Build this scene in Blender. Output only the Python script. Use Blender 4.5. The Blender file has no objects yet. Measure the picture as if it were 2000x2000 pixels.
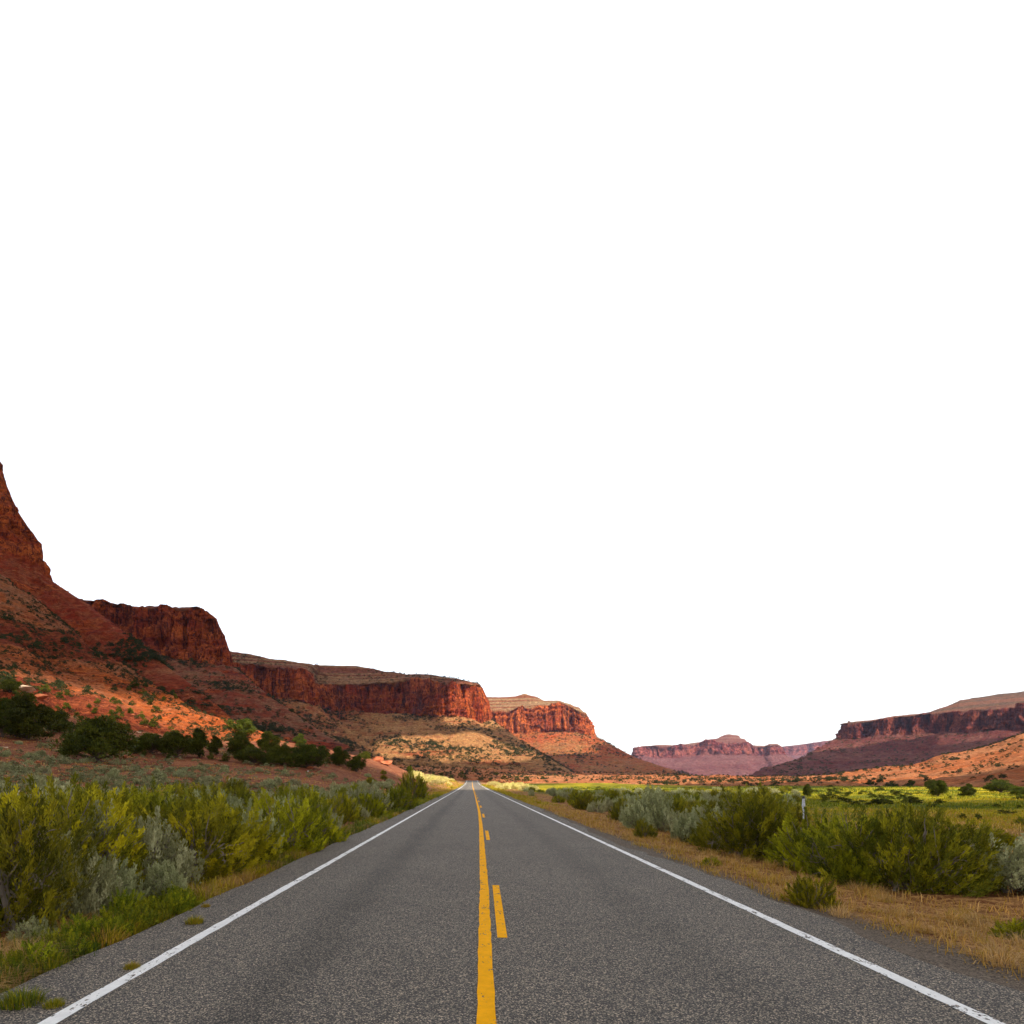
import bpy, math, random
import numpy as np
from mathutils import Vector
from mathutils.bvhtree import BVHTree

SC = bpy.context.scene
COL = SC.collection
F, CX, CY, CAMH = 1272.0, 921.0, 1528.0, 1.7      # focal length and vanishing point in photograph pixels

def at(px, py, D):
    return np.array([(px - CX) / F * D, D, CAMH + (CY - py) / F * D])

# ------------------------------------------------------------------ noise
def _h(ix, iy, iz, seed):
    a = (ix.astype(np.int64) * 374761393 + iy.astype(np.int64) * 668265263 + iz.astype(np.int64) * 2147483647 + seed * 1274126177) & 0xFFFFFFFF
    a = ((a ^ (a >> 13)) * 1274126177) & 0xFFFFFFFF
    a = ((a ^ (a >> 16)) * 2246822519) & 0xFFFFFFFF
    a = a ^ (a >> 15)
    return (a & 0xFFFFFF) / float(0xFFFFFF)

def vn(x, y, z=0.0, seed=0):
    x = np.asarray(x, float); y = np.asarray(y, float); z = np.asarray(z, float) + np.zeros_like(x)
    ix, iy, iz = np.floor(x), np.floor(y), np.floor(z)
    fx, fy, fz = x - ix, y - iy, z - iz
    fx, fy, fz = [t * t * (3 - 2 * t) for t in (fx, fy, fz)]
    r = 0
    for dx in (0, 1):
        for dy in (0, 1):
            for dz in (0, 1):
                w = (fx if dx else 1 - fx) * (fy if dy else 1 - fy) * (fz if dz else 1 - fz)
                r = r + w * _h(ix + dx, iy + dy, iz + dz, seed)
    return r * 2 - 1

def fbm(x, y, z=0.0, seed=0, octv=4, gain=.5):
    r, a, f = 0, 1.0, 1.0
    for o in range(octv):
        r = r + a * vn(np.asarray(x) * f, np.asarray(y) * f, np.asarray(z) * f, seed + o * 17)
        a *= gain; f *= 2.03
    return r

def sstep(a, b, x):
    t = np.clip((np.asarray(x, float) - a) / (b - a), 0, 1)
    return t * t * (3 - 2 * t)

# ------------------------------------------------------------------ mesh helpers
def mesh(name, V, FS, mat=None, attrs=None, smooth=False):
    """FS: list of integer arrays (n,k)."""
    V = np.asarray(V, np.float32)
    me = bpy.data.meshes.new(name)
    me.vertices.add(len(V)); me.vertices.foreach_set('co', V.ravel())
    loops = np.concatenate([np.asarray(f, np.int32).ravel() for f in FS])
    starts, s = [], 0
    for f in FS:
        n, k = f.shape
        starts.append(s + np.arange(n, dtype=np.int32) * k); s += n * k
    starts = np.concatenate(starts).astype(np.int32)
    me.loops.add(len(loops)); me.loops.foreach_set('vertex_index', loops)
    me.polygons.add(len(starts)); me.polygons.foreach_set('loop_start', starts)
    me.polygons.foreach_set('use_smooth', np.full(len(starts), smooth, bool))
    for k, v in (attrs or {}).items():
        a = me.attributes.new(k, 'FLOAT', 'POINT')
        a.data.foreach_set('value', np.asarray(v, np.float32).ravel())
    me.update(calc_edges=True)
    if mat: me.materials.append(mat)
    return me

def link(name, me, parent=None):
    o = bpy.data.objects.new(name, me); COL.objects.link(o)
    if parent is not None: o.parent = parent
    return o

def tag(o, label=None, cat=None, group=None, kind=None):
    if label: o['label'] = label
    if cat: o['category'] = cat
    if group: o['group'] = group
    if kind: o['kind'] = kind
    return o

def grid_faces(nu, nv):
    i = np.arange(nu * nv).reshape(nu, nv)
    return np.stack([i[:-1, :-1], i[1:, :-1], i[1:, 1:], i[:-1, 1:]], -1).reshape(-1, 4)

# ------------------------------------------------------------------ materials
class NT:
    def __init__(s, name):
        s.m = bpy.data.materials.new(name); s.m.use_nodes = True
        s.t = s.m.node_tree; s.t.nodes.clear()
        s.out = s.t.nodes.new('ShaderNodeOutputMaterial')
    def n(s, typ, **kw):
        nd = s.t.nodes.new(typ)
        for k, v in kw.items():
            if k.startswith('i_'):
                key = k[2:]
                key = int(key) if key.isdigit() else key.replace('_', ' ')
                s.set(nd.inputs[key], v)
            else: setattr(nd, k, v)
        return nd
    def set(s, inp, v):
        if isinstance(v, bpy.types.NodeSocket): s.t.links.new(v, inp)
        elif isinstance(v, bpy.types.Node): s.t.links.new(v.outputs[0], inp)
        elif isinstance(v, tuple) and len(v) == 3 and inp.type == 'RGBA': inp.default_value = (*v, 1)
        else: inp.default_value = v
    def math(s, op, a, b=None, c=None, clamp=False):
        nd = s.n('ShaderNodeMath', operation=op, use_clamp=clamp)
        s.set(nd.inputs[0], a)
        if b is not None: s.set(nd.inputs[1], b)
        if c is not None: s.set(nd.inputs[2], c)
        return nd.outputs[0]
    def mix(s, f, a, b, typ='MIX'):
        nd = s.n('ShaderNodeMix', data_type='RGBA', blend_type=typ)
        s.set(nd.inputs[0], f); s.set(nd.inputs[6], a); s.set(nd.inputs[7], b)
        return nd.outputs[2]
    def attr(s, name): return s.n('ShaderNodeAttribute', attribute_name=name).outputs['Fac']
    def geo(s): return s.n('ShaderNodeNewGeometry')
    def mapping(s, vec, scale=(1, 1, 1), loc=(0, 0, 0)):
        nd = s.n('ShaderNodeMapping'); s.set(nd.inputs['Vector'], vec)
        nd.inputs['Scale'].default_value = scale; nd.inputs['Location'].default_value = loc
        return nd.outputs[0]
    def noise(s, vec, scale, detail=4, rough=.55, dist=0.0):
        nd = s.n('ShaderNodeTexNoise'); s.set(nd.inputs['Vector'], vec)
        nd.inputs['Scale'].default_value = scale; nd.inputs['Detail'].default_value = detail
        nd.inputs['Roughness'].default_value = rough; nd.inputs['Distortion'].default_value = dist
        return nd.outputs[0]
    def ramp(s, f, lo, hi, a=0.0, b=1.0):
        nd = s.n('ShaderNodeMapRange', interpolation_type='SMOOTHSTEP'); s.set(nd.inputs[0], f)
        nd.inputs[1].default_value = lo; nd.inputs[2].default_value = hi
        nd.inputs[3].default_value = a; nd.inputs[4].default_value = b
        return nd.outputs[0]
    def cramp(s, f, stops):
        nd = s.n('ShaderNodeValToRGB'); s.set(nd.inputs[0], f)
        e = nd.color_ramp.elements
        while len(e) < len(stops): e.new(0.5)
        for el, (p, c) in zip(e, stops): el.position = p; el.color = (*c, 1)
        return nd.outputs[0]
    def bump(s, h, strength, dist):
        nd = s.n('ShaderNodeBump'); s.set(nd.inputs['Height'], h)
        nd.inputs['Strength'].default_value = strength; nd.inputs['Distance'].default_value = dist
        return nd.outputs[0]
    def principled(s, col, rough=.9, spec=.1, normal=None):
        p = s.n('ShaderNodeBsdfPrincipled'); s.set(p.inputs['Base Color'], col)
        s.set(p.inputs['Roughness'], rough); p.inputs['Specular IOR Level'].default_value = spec
        if normal is not None: s.set(p.inputs['Normal'], normal)
        return p
    def done(s, sh):
        s.t.links.new(sh.outputs[0] if isinstance(sh, bpy.types.Node) else sh, s.out.inputs[0]); return s.m

def mat_leaf(name, c1, c2, trans=.25, tint=.18, rough=.7):
    k = NT(name)
    v = k.attr('var')
    col = k.mix(v, c1, c2)
    oi = k.n('ShaderNodeObjectInfo')
    hsv = k.n('ShaderNodeHueSaturation'); k.set(hsv.inputs['Color'], col)
    k.set(hsv.inputs['Value'], k.math('MULTIPLY_ADD', oi.outputs['Random'], 2 * tint, 1 - tint))
    k.set(hsv.inputs['Hue'], k.math('MULTIPLY_ADD', k.math('FRACT', k.math('MULTIPLY', oi.outputs['Random'], 7.31)), .03, .485))
    c = hsv.outputs[0]
    p = k.principled(c, rough, .15)
    t = k.n('ShaderNodeBsdfTranslucent'); k.set(t.inputs['Color'], c)
    mx = k.n('ShaderNodeMixShader'); mx.inputs[0].default_value = trans
    k.t.links.new(p.outputs[0], mx.inputs[1]); k.t.links.new(t.outputs[0], mx.inputs[2])
    return k.done(mx)

M = {}
M['sage'] = mat_leaf('sage_leaf', (.21, .21, .08), (.54, .52, .27), .15, .14)
M['lowsage'] = mat_leaf('low_sage_leaf', (.085, .085, .03), (.34, .325, .16), .1)
M['wood'] = NT('twig'); M['wood'] = M['wood'].done(M['wood'].principled((.20, .16, .125), .9))
M['yg'] = mat_leaf('rabbitbrush_leaf', (.060, .072, .004), (.58, .50, .014), .18)
M['gw'] = mat_leaf('greasewood_leaf', (.044, .056, .004), (.42, .37, .014), .18)
M['jun'] = mat_leaf('juniper_leaf', (.020, .028, .003), (.10, .105, .008), .1)
M['scrub'] = mat_leaf('scrub_leaf', (.018, .024, .006), (.055, .06, .016), .05)
M['pale'] = mat_leaf('pale_bloom', (.50, .43, .13), (.80, .68, .30), .2)
M['trunk'] = NT('juniper_bark'); M['trunk'] = M['trunk'].done(M['trunk'].principled((.09, .06, .045), .95))

M['forb'] = mat_leaf('green_weed_leaf', (.07, .105, .006), (.44, .41, .014), .18)

def mat_grass():
    k = NT('grass_blade')
    c = k.cramp(k.attr('hue'), [(0, (.045, .085, .010)), (.3, (.15, .18, .010)), (.55, (.43, .33, .008)), (.75, (.52, .28, .06)), (1, (.58, .38, .16))])
    c = k.mix(1.0, c, k.cramp(k.attr('var'), [(0, (.6, .6, .6)), (1, (1.15, 1.15, 1.15))]), 'MULTIPLY')
    oi = k.n('ShaderNodeObjectInfo')
    c = k.mix(1.0, c, k.cramp(oi.outputs['Random'], [(0, (.82, .85, .8)), (1, (1.15, 1.12, 1.1))]), 'MULTIPLY')
    p = k.principled(c, .7, .15)
    t = k.n('ShaderNodeBsdfTranslucent'); k.set(t.inputs['Color'], c)
    mx = k.n('ShaderNodeMixShader'); mx.inputs[0].default_value = .25
    k.t.links.new(p.outputs[0], mx.inputs[1]); k.t.links.new(t.outputs[0], mx.inputs[2])
    return k.done(mx)
M['grass'] = mat_grass()

def mat_rock(name, L, cliff_a, cliff_b, dark, talus_r, talus_p, cap_a, cap_b, speck=0.0, streak=1.0):
    """L: size in metres of the main rock columns."""
    k = NT(name)
    P = k.geo().outputs['Position']
    cl, cap, pale = k.attr('cliff'), k.attr('cap'), k.attr('pale')
    n1 = k.noise(P, .5 / L, 5, .6)
    strata = k.noise(k.mapping(P, (.03 / L, .03 / L, 2.2 / L)), 1.0, 5, .65)
    vert = k.noise(k.mapping(P, (1.3 / L, 1.3 / L, .09 / L)), 1.0, 4, .6)
    cc = k.mix(k.ramp(k.math('ADD', k.math('MULTIPLY', n1, .6), k.math('MULTIPLY', strata, .4)), .38, .62), cliff_a, cliff_b)
    cc = k.mix(k.math('MULTIPLY', k.ramp(vert, .52, .68), .75 * streak), cc, dark)
    cc = k.mix(k.math('MULTIPLY', k.ramp(strata, .58, .64), .35), cc, dark)
    n2 = k.noise(P, 1.1 / L, 6, .65)
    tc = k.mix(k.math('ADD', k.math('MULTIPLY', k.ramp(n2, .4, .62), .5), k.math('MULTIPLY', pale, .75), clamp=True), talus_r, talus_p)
    bed = k.noise(k.mapping(P, (.10 / L, .10 / L, 1.5 / L)), 1.0, 5, .7)
    tc = k.mix(k.math('MULTIPLY', k.ramp(bed, .55, .66), .65), tc, cliff_a)
    tc = k.mix(k.math('MULTIPLY', k.ramp(k.noise(P, 6 / L, 3, .7), .5, .75), .35), tc, cliff_a)
    capb = k.noise(k.mapping(P, (.05 / L, .05 / L, 3.0 / L)), 1.0, 3, .5)
    kc = k.mix(k.ramp(capb, .44, .54), cap_a, cap_b)
    c = k.mix(cl, tc, cc); c = k.mix(cap, c, kc)
    # fine mottling of the stone
    mott = k.noise(P, 11 / L, 3, .75); mot2 = k.noise(k.mapping(P, (3 / L, 3 / L, 4.5 / L)), 1.0, 4, .65)
    c = k.mix(1.0, c, k.cramp(mott, [(.28, (.52, .48, .47)), (.72, (1.38, 1.38, 1.38))]), 'MULTIPLY')
    c = k.mix(1.0, c, k.cramp(mot2, [(.3, (.50, .47, .46)), (.7, (1.38, 1.38, 1.38))]), 'MULTIPLY')
    crack = k.noise(k.mapping(P, (2.1 / L, 2.1 / L, .16 / L)), 1.0, 3, .6, .4)
    cr = k.math('MULTIPLY', k.ramp(k.math('ABSOLUTE', k.math('SUBTRACT', crack, .5)), .035, .008), cl)
    c = k.mix(k.math('MULTIPLY', cr, .8), c, dark)
    if speck > 0:
        vo = k.n('ShaderNodeTexVoronoi'); k.set(vo.inputs['Vector'], P); vo.inputs['Scale'].default_value = 1 / 9.0
        sp = k.math('MULTIPLY', k.ramp(vo.outputs['Distance'], .30, .18), k.ramp(k.noise(P, 1 / 45.0, 3), .40, .58))
        sp = k.math('MULTIPLY', sp, k.math('SUBTRACT', 1.0, cl))
        c = k.mix(k.math('MULTIPLY', sp, speck), c, (.05, .05, .022))
    hgt0 = k.math('ADD', k.math('MULTIPLY', k.noise(P, 2.5 / L, 6, .7), 1.0), k.math('MULTIPLY', k.math('MULTIPLY', vert, cl), .8))
    hgt = k.math('SUBTRACT', hgt0, k.math('MULTIPLY', cr, .6))
    return k.done(k.principled(c, .95, .05, k.bump(hgt, 1.0, L * .6)))

RED = dict(cliff_a=(.28, .040, .013), cliff_b=(.54, .125, .028), dark=(.065, .014, .012))
M['rockA'] = mat_rock('red_cliff_rock', 7, **RED, talus_r=(.25, .032, .012), talus_p=(.34, .115, .048), cap_a=(.2, .05, .02), cap_b=(.3, .1, .05), streak=.6)
M['rockC'] = mat_rock('red_slope_soil', 5, cliff_a=(.24, .045, .018), cliff_b=(.34, .085, .03), dark=(.15, .03, .015), talus_r=(.50, .115, .024), talus_p=(.34, .14, .065), cap_a=(.4, .25, .12), cap_b=(.4, .2, .1), streak=.3)
M['rockB'] = mat_rock('red_butte_rock', 14, **RED, talus_r=(.24, .040, .017), talus_p=(.27, .135, .068), cap_a=(.2, .06, .03), cap_b=(.28, .1, .05))
M['rockW'] = mat_rock('red_wall_rock', 20, **RED, talus_r=(.28, .06, .022), talus_p=(.42, .215, .080), cap_a=(.31, .165, .078), cap_b=(.21, .065, .032), speck=.6)
M['rockD'] = mat_rock('red_mesa_rock', 26, cliff_a=(.28, .048, .015), cliff_b=(.56, .14, .034), dark=(.05, .014, .012), talus_r=(.38, .072, .020), talus_p=(.30, .14, .05), cap_a=(.30, .185, .092), cap_b=(.22, .075, .032), speck=.7)
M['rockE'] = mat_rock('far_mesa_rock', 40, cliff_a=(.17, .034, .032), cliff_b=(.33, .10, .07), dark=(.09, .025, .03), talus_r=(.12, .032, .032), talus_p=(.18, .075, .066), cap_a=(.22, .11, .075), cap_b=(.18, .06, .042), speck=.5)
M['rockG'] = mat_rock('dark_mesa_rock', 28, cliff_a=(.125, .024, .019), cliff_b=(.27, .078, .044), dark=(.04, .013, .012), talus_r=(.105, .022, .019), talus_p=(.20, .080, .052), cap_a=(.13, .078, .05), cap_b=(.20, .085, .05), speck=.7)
M['rockH'] = mat_rock('orange_hill_soil', 12, cliff_a=(.40, .12, .045), cliff_b=(.45, .16, .06), dark=(.25, .07, .03), talus_r=(.48, .135, .038), talus_p=(.52, .22, .09), cap_a=(.4, .2, .1), cap_b=(.4, .2, .1), speck=0)

# ------------------------------------------------------------------ lofted landforms
def loft(name, cols, zones, mat, step=2.2, amp_c=4.0, amp_t=2.0, Lc=14.0, seed=1, pale=None, kind='structure', ledge=0.0, label=None, gully=30.0):
    """cols: columns of (px, py, D) from the back of the top down to the foot; zones: one word per band between rows."""
    P = np.array([[at(*q) for q in c] for c in cols])            # K,R,3
    foot = P[:, -1:].copy(); foot[..., 0] *= .93; foot[..., 1] *= .93; foot[..., 2] = -14
    P = np.concatenate([P, foot], 1)
    cols = [c + [(c[-1][0], c[-1][1] + 26, c[-1][2])] for c in cols]; zones = zones + ['talus']
    px = np.array([[[q[0], q[1]] for q in c] for c in cols], float)
    def resample(P, px, axis):
        n = P.shape[axis]
        out, seg = [], []
        for i in range(n - 1):
            a, b = np.take(px, i, axis), np.take(px, i + 1, axis)
            d = np.linalg.norm(b - a, axis=-1).max()
            m = int(max(2, min(140, d / step)))
            for j in range(m):
                out.append(i + j / m); seg.append(i)
        out.append(n - 1.0); seg.append(n - 2)
        t = np.array(out); i0 = np.minimum(t.astype(int), n - 2); f = t - i0
        sh = [1] * P.ndim; sh[axis] = -1
        f = f.reshape(sh)
        return np.take(P, i0, axis) * (1 - f) + np.take(P, i0 + 1, axis) * f, np.array(seg)
    G, _ = resample(P, px, 0)
    pxg, _ = resample(px, px, 0)
    for _ in range(3):
        G[1:-1] = .25 * G[:-2] + .5 * G[1:-1] + .25 * G[2:]
    G, seg = resample(G, pxg, 1)
    zn = [zones[i] for i in seg]
    cl = np.array([1.0 if z == 'cliff' else 0.0 for z in zn]); cap = np.array([1.0 if z in ('cap', 'plateau') else 0.0 for z in zn])
    ker = np.array([1, 2, 1]) / 4
    cl2, cap2 = [np.convolve(np.pad(a, 1, 'edge'), ker, 'valid') for a in (cl, cap)]
    # normals
    du = np.gradient(G, axis=0); dv = np.gradient(G, axis=1)
    N = np.cross(du, dv); N /= np.maximum(np.linalg.norm(N, axis=-1, keepdims=True), 1e-9)
    flip = np.sign((N * (np.array([0, 0, 1.7]) - G)).sum(-1, keepdims=True).mean()); N = N * (flip if flip else 1)
    X, Y, Z = G[..., 0], G[..., 1], G[..., 2]
    s = np.concatenate([[0], np.cumsum(np.linalg.norm(np.diff(G[:, G.shape[1] * 2 // 3], axis=0), axis=-1))])[:, None] + np.zeros_like(X)
    v = np.linspace(0, 1, G.shape[1])[None, :] + np.zeros_like(X)
    # cliff relief: ribs, alcoves and bedding steps
    r1 = fbm(X / Lc, Y / Lc, Z / (Lc * 5), seed, 5, .6)
    rib = 1 - np.abs(vn(X / (Lc * .8), Y / (Lc * .8), Z / (Lc * 9), seed + 5)) * 2
    slot = -np.maximum(0, vn(X / (Lc * .5), Y / (Lc * .5), Z / (Lc * 4), seed + 9) - .2) * 3.2
    bed = vn(Z / (Lc * .28), Z * 0 + .5, fbm(X / (Lc * 4), Y / (Lc * 4), 0, seed, 2) * .6, seed + 3)
    big = fbm(X / (Lc * 4.5), Y / (Lc * 4.5), 0, seed + 21, 2)
    dc = amp_c * (r1 * .9 + rib * .35 + slot * .9 + bed * .5 + big * 1.5)
    g1 = fbm(s / gully, v * 1.6, 0, seed + 31, 3); g1 = 1 - 2 * np.abs(g1)
    dt = amp_t * (g1 * 1.1 + fbm(X / Lc, Y / Lc, Z / Lc, seed + 41, 5, .62) * .9)
    if ledge:
        dt = dt + ledge * np.maximum(0, vn(Z / 7.0 + fbm(X / 60, Y / 60, 0, seed, 2) * .7, Z * 0, 0, seed + 77) - .3)
    dk = amp_t * .5 * (fbm(X / Lc, Y / Lc, Z / Lc, seed + 51, 4) + vn(Z / (Lc * .3), Z * 0, 0, seed + 61))
    d = dc * cl2[None] + dk * cap2[None] + dt * (1 - np.clip(cl2 + cap2, 0, 1))[None]
    Nh = N.copy(); Nh[..., 2] *= .35
    uu = np.linspace(0, 1, X.shape[0])[:, None]
    d = d * (1 - .85 * sstep(.86, .97, uu))
    lift = amp_c * .9 * fbm(X / (Lc * 1.6), Y / (Lc * 1.6), 0, seed + 91, 3) * cl2[None] * (1 - sstep(.86, .97, uu))
    G2 = G + Nh * d[..., None]; G2[..., 2] += lift
    pl = np.clip(.5 + .9 * fbm(X / (Lc * 4), Y / (Lc * 4), Z / (Lc * 4), seed + 71, 3), 0, 1)
    if pale is not None: pl = np.clip(pale(X, Y, Z, v, s, pl), 0, 1)
    cla = cl2[None] + np.zeros_like(X)
    if ledge:
        led = vn(Z / 7.0 + fbm(X / 60, Y / 60, 0, seed, 2) * .7, Z * 0, 0, seed + 77)
        cla = np.maximum(cla, sstep(.28, .42, led) * sstep(-.2, .25, fbm(X / 40, Y / 40, 0, seed + 8, 2)) * (1 - cap2[None]))
    nu, nv = X.shape
    me = mesh(name, G2.reshape(-1, 3), [grid_faces(nu, nv)], mat, dict(cliff=cla.ravel(), cap=(cap2[None] + np.zeros_like(X)).ravel(), pale=pl.ravel()), True)
    o = link(name, me); tag(o, label, None, None, kind)
    return dict(o=o, G=G2, zn=np.array(zn), N=N)

LF = {}
Z7 = ['plateau', 'cliff', 'cliff', 'cliff', 'talus', 'talus', 'talus']
def C7(rows):
    """Prefix a back row to each column."""
    out = []
    for c in rows:
        q = c[0]
        out.append([(q[0], q[1] + 6, q[2] + 220)] + c)
    return out

# A: nearest cliff with the long dark slope, leaving the frame at the left
A = [
 [(-520, 300, 420), (-480, 480, 330), (-470, 640, 326), (-465, 800, 320), (-460, 900, 316), (-450, 1000, 305), (-440, 1060, 290), (-430, 1150, 262), (-420, 1300, 215), (-410, 1440, 150)],
 [(-330, 360, 460), (-300, 520, 352), (-296, 680, 348), (-290, 830, 343), (-285, 930, 339), (-275, 1020, 330), (-265, 1066, 316), (-250, 1160, 285), (-230, 1300, 236), (-200, 1440, 170)],
 [(-150, 560, 480), (-120, 690, 366), (-110, 800, 362), (-100, 900, 358), (-90, 970, 354), (-80, 1035, 347), (-60, 1074, 335), (-40, 1170, 302), (0, 1310, 252), (50, 1440, 190)],
 [(-60, 760, 470), (-35, 830, 372), (-22, 900, 369), (-10, 960, 366), (0, 1010, 362), (10, 1055, 357), (25, 1084, 345), (60, 1180, 312), (120, 1310, 262), (170, 1440, 205)],
 [(-25, 850, 430), (-5, 902, 378), (12, 940, 375), (28, 990, 372), (45, 1030, 368), (60, 1070, 361), (72, 1100, 350), (130, 1196, 318), (210, 1316, 270), (290, 1440, 212)],
 [(-5, 880, 410), (6, 920, 385), (19, 957, 383), (50, 1020, 380), (84, 1064, 372), (88, 1106, 362), (101, 1138, 354), (174, 1181, 334), (300, 1280, 290), (466, 1412, 226)],
 [(-14, 900, 470), (-4, 925, 470), (8, 960, 468), (38, 1022, 465), (70, 1066, 460), (74, 1108, 450), (86, 1140, 440), (150, 1186, 410), (270, 1285, 350), (420, 1416, 270)]]
LF['A'] = loft('red_cliff', A, ['plateau', 'cliff', 'cliff', 'cliff', 'cliff', 'cliff', 'talus', 'talus', 'talus'], M['rockA'], 2.0, 3.4, 2.6, 11, 11,
               pale=lambda X, Y, Z, v, s, p: p * .25 + .9 * sstep(.25, .5, fbm(X / 40, Y / 40, Z / 25, 5, 3)) * sstep(.75, .95, v), gully=24, ledge=1.6)

# C: paler spur in front of it, the one the sun catches
Cc = [
 [(-480, 980, 300), (-450, 1000, 215), (-440, 1180, 165), (-430, 1340, 105)],
 [(-230, 1050, 300), (-220, 1062, 222), (-215, 1220, 170), (-210, 1350, 112)],
 [(0, 1140, 290), (0, 1126, 228), (0, 1240, 180), (0, 1362, 118)],
 [(93, 1215, 285), (93, 1200, 222), (96, 1290, 178), (100, 1385, 122)],
 [(174, 1280, 275), (174, 1259, 212), (185, 1332, 170), (200, 1415, 124)],
 [(230, 1315, 265), (230, 1298, 203), (250, 1362, 168), (280, 1440, 124)],
 [(280, 1345, 255), (280, 1327, 197), (300, 1385, 163), (330, 1452, 126)],
 [(342, 1380, 240), (342, 1361, 189), (360, 1405, 160), (385, 1460, 128)],
 [(400, 1405, 230), (400, 1388, 182), (415, 1422, 158), (430, 1466, 132)],
 [(466, 1432, 220), (466, 1414, 175), (472, 1438, 156), (480, 1472, 135)],
 [(560, 1460, 215), (560, 1448, 170), (560, 1462, 150), (560, 1480, 132)]]
LF['C'] = loft('talus_spur', Cc, ['talus', 'talus', 'talus'], M['rockC'], 2.0, 2, 1.6, 7, 23,
               pale=lambda X, Y, Z, v, s, p: .75 * sstep(34, 60, Z + 12 * fbm(X / 26, Y / 26, 0, 9, 3)) + .4 * sstep(.1, .5, fbm(X / 20, Y / 20, Z / 8, 19, 3)), gully=18, ledge=3.0)

# B: second promontory
def b7(px, t, s, m, f, t1, t2, b):
    return [(px, t[0], t[1]), (px + .5, s[0], s[1]), (px + 1, m[0], m[1]), f, t1, t2, b]
B = C7([
 b7(20, (1140, 790), (1155, 785), (1190, 780), (40, 1225, 770), (80, 1290, 660), (130, 1360, 550), (190, 1430, 420)),
 b7(100, (1152, 760), (1165, 755), (1200, 750), (110, 1240, 740), (150, 1300, 640), (200, 1360, 540), (260, 1430, 420)),
 b7(180, (1171, 735), (1183, 731), (1212, 726), (190, 1248, 715), (230, 1310, 620), (290, 1370, 530), (340, 1440, 420)),
 b7(217, (1177, 724), (1188, 721), (1220, 716), (226, 1256, 706), (265, 1315, 615), (320, 1375, 525), (370, 1442, 420)),
 b7(255, (1182, 715), (1194, 712), (1228, 708), (263, 1266, 698), (300, 1322, 610), (350, 1381, 520), (400, 1445, 420)),
 b7(320, (1182, 705), (1194, 702), (1238, 698), (330, 1287, 685), (370, 1336, 600), (420, 1393, 510), (470, 1450, 410)),
 b7(363, (1184, 702), (1196, 700), (1242, 696), (375, 1294, 681), (412, 1342, 597), (465, 1397, 507), (520, 1456, 405)),
 [(390, 1188, 703), (396, 1196, 701), (410, 1240, 698), (420, 1300, 679), (465, 1348, 600), (540, 1410, 510), (620, 1470, 395)],
 [(404, 1193, 712), (424, 1208, 710), (440, 1245, 707), (459, 1304, 700), (534, 1366, 612), (640, 1438, 505), (770, 1497, 370)],
 [(396, 1194, 830), (412, 1208, 828), (428, 1246, 826), (446, 1306, 820), (515, 1372, 720), (620, 1445, 580), (745, 1500, 440)]])
LF['B'] = loft('red_butte', B, Z7, M['rockB'], 1.7, 8.0, 4.0, 14, 37, pale=lambda X, Y, Z, v, s, p: .2 + p * .6, gully=38, ledge=1.5)

# W: long wall with a grey stepped cap
ZW = ['plateau', 'cap', 'cliff', 'cliff', 'talus', 'talus']
def w6(a, b, c, d, e, f): return [a, b, c, d, e, f]
W = C7([
 w6((400, 1266, 1180), (400, 1288, 1130), (400, 1325, 1122), (405, 1362, 1110), (430, 1405, 960), (480, 1455, 760)),
 w6((457, 1274, 1160), (457, 1294, 1118), (457, 1330, 1113), (462, 1367, 1104), (495, 1411, 960), (555, 1467, 760)),
 w6((525, 1285, 1165), (525, 1305, 1110), (524, 1333, 1105), (524, 1363, 1095), (560, 1415, 960), (620, 1475, 760)),
 w6((582, 1295, 1180), (582, 1306, 1110), (584, 1336, 1105), (585, 1368, 1098), (630, 1425, 950), (690, 1485, 760)),
 w6((600, 1297, 1200), (600, 1318, 1115), (608, 1346, 1112), (615, 1381, 1105), (655, 1432, 960), (715, 1490, 770)),
 w6((612, 1298, 1240), (611, 1333, 1140), (616, 1356, 1138), (620, 1383, 1135), (664, 1435, 985), (724, 1490, 790)),
 w6((622, 1299, 1310), (620, 1339, 1255), (622, 1362, 1252), (625, 1386, 1245), (674, 1437, 1080), (738, 1490, 860)),
 w6((655, 1300, 1330), (655, 1338, 1265), (655, 1363, 1260), (655, 1390, 1250), (692, 1439, 1085), (750, 1490, 870)),
 w6((699, 1302, 1335), (699, 1337, 1258), (699, 1362, 1253), (699, 1392, 1243), (723, 1440, 1078), (772, 1490, 880)),
 w6((746, 1310, 1320), (752, 1333, 1240), (752, 1363, 1236), (750, 1394, 1228), (772, 1441, 1062), (800, 1489, 900)),
 w6((793, 1317, 1300), (798, 1325, 1224), (796, 1356, 1220), (793, 1393, 1213), (818, 1442, 1050), (830, 1490, 900)),
 w6((827, 1317, 1285), (832, 1324, 1212), (832, 1360, 1208), (830, 1397, 1202), (856, 1446, 1050), (868, 1494, 895)),
 w6((850, 1318, 1278), (856, 1332, 1208), (856, 1363, 1205), (858, 1401, 1199), (886, 1449, 1050), (910, 1498, 890)),
 w6((872, 1322, 1270), (874, 1339, 1205), (876, 1368, 1203), (884, 1402, 1198), (914, 1451, 1050), (945, 1500, 890)),
 w6((905, 1328, 1262), (910, 1336, 1210), (914, 1369, 1208), (915, 1405, 1200), (955, 1454, 1060), (1010, 1502, 890)),
 w6((930, 1333, 1275), (933, 1337, 1232), (940, 1370, 1228), (940, 1413, 1218), (1000, 1461, 1065), (1070, 1504, 890)),
 w6((938, 1338, 1310), (944, 1345, 1275), (957, 1371, 1273), (961, 1406, 1270), (1037, 1460, 1105), (1118, 1507, 930)),
 w6((935, 1341, 1430), (939, 1347, 1420), (949, 1374, 1420), (953, 1410, 1415), (1022, 1464, 1260), (1105, 1508, 1110))])
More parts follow.
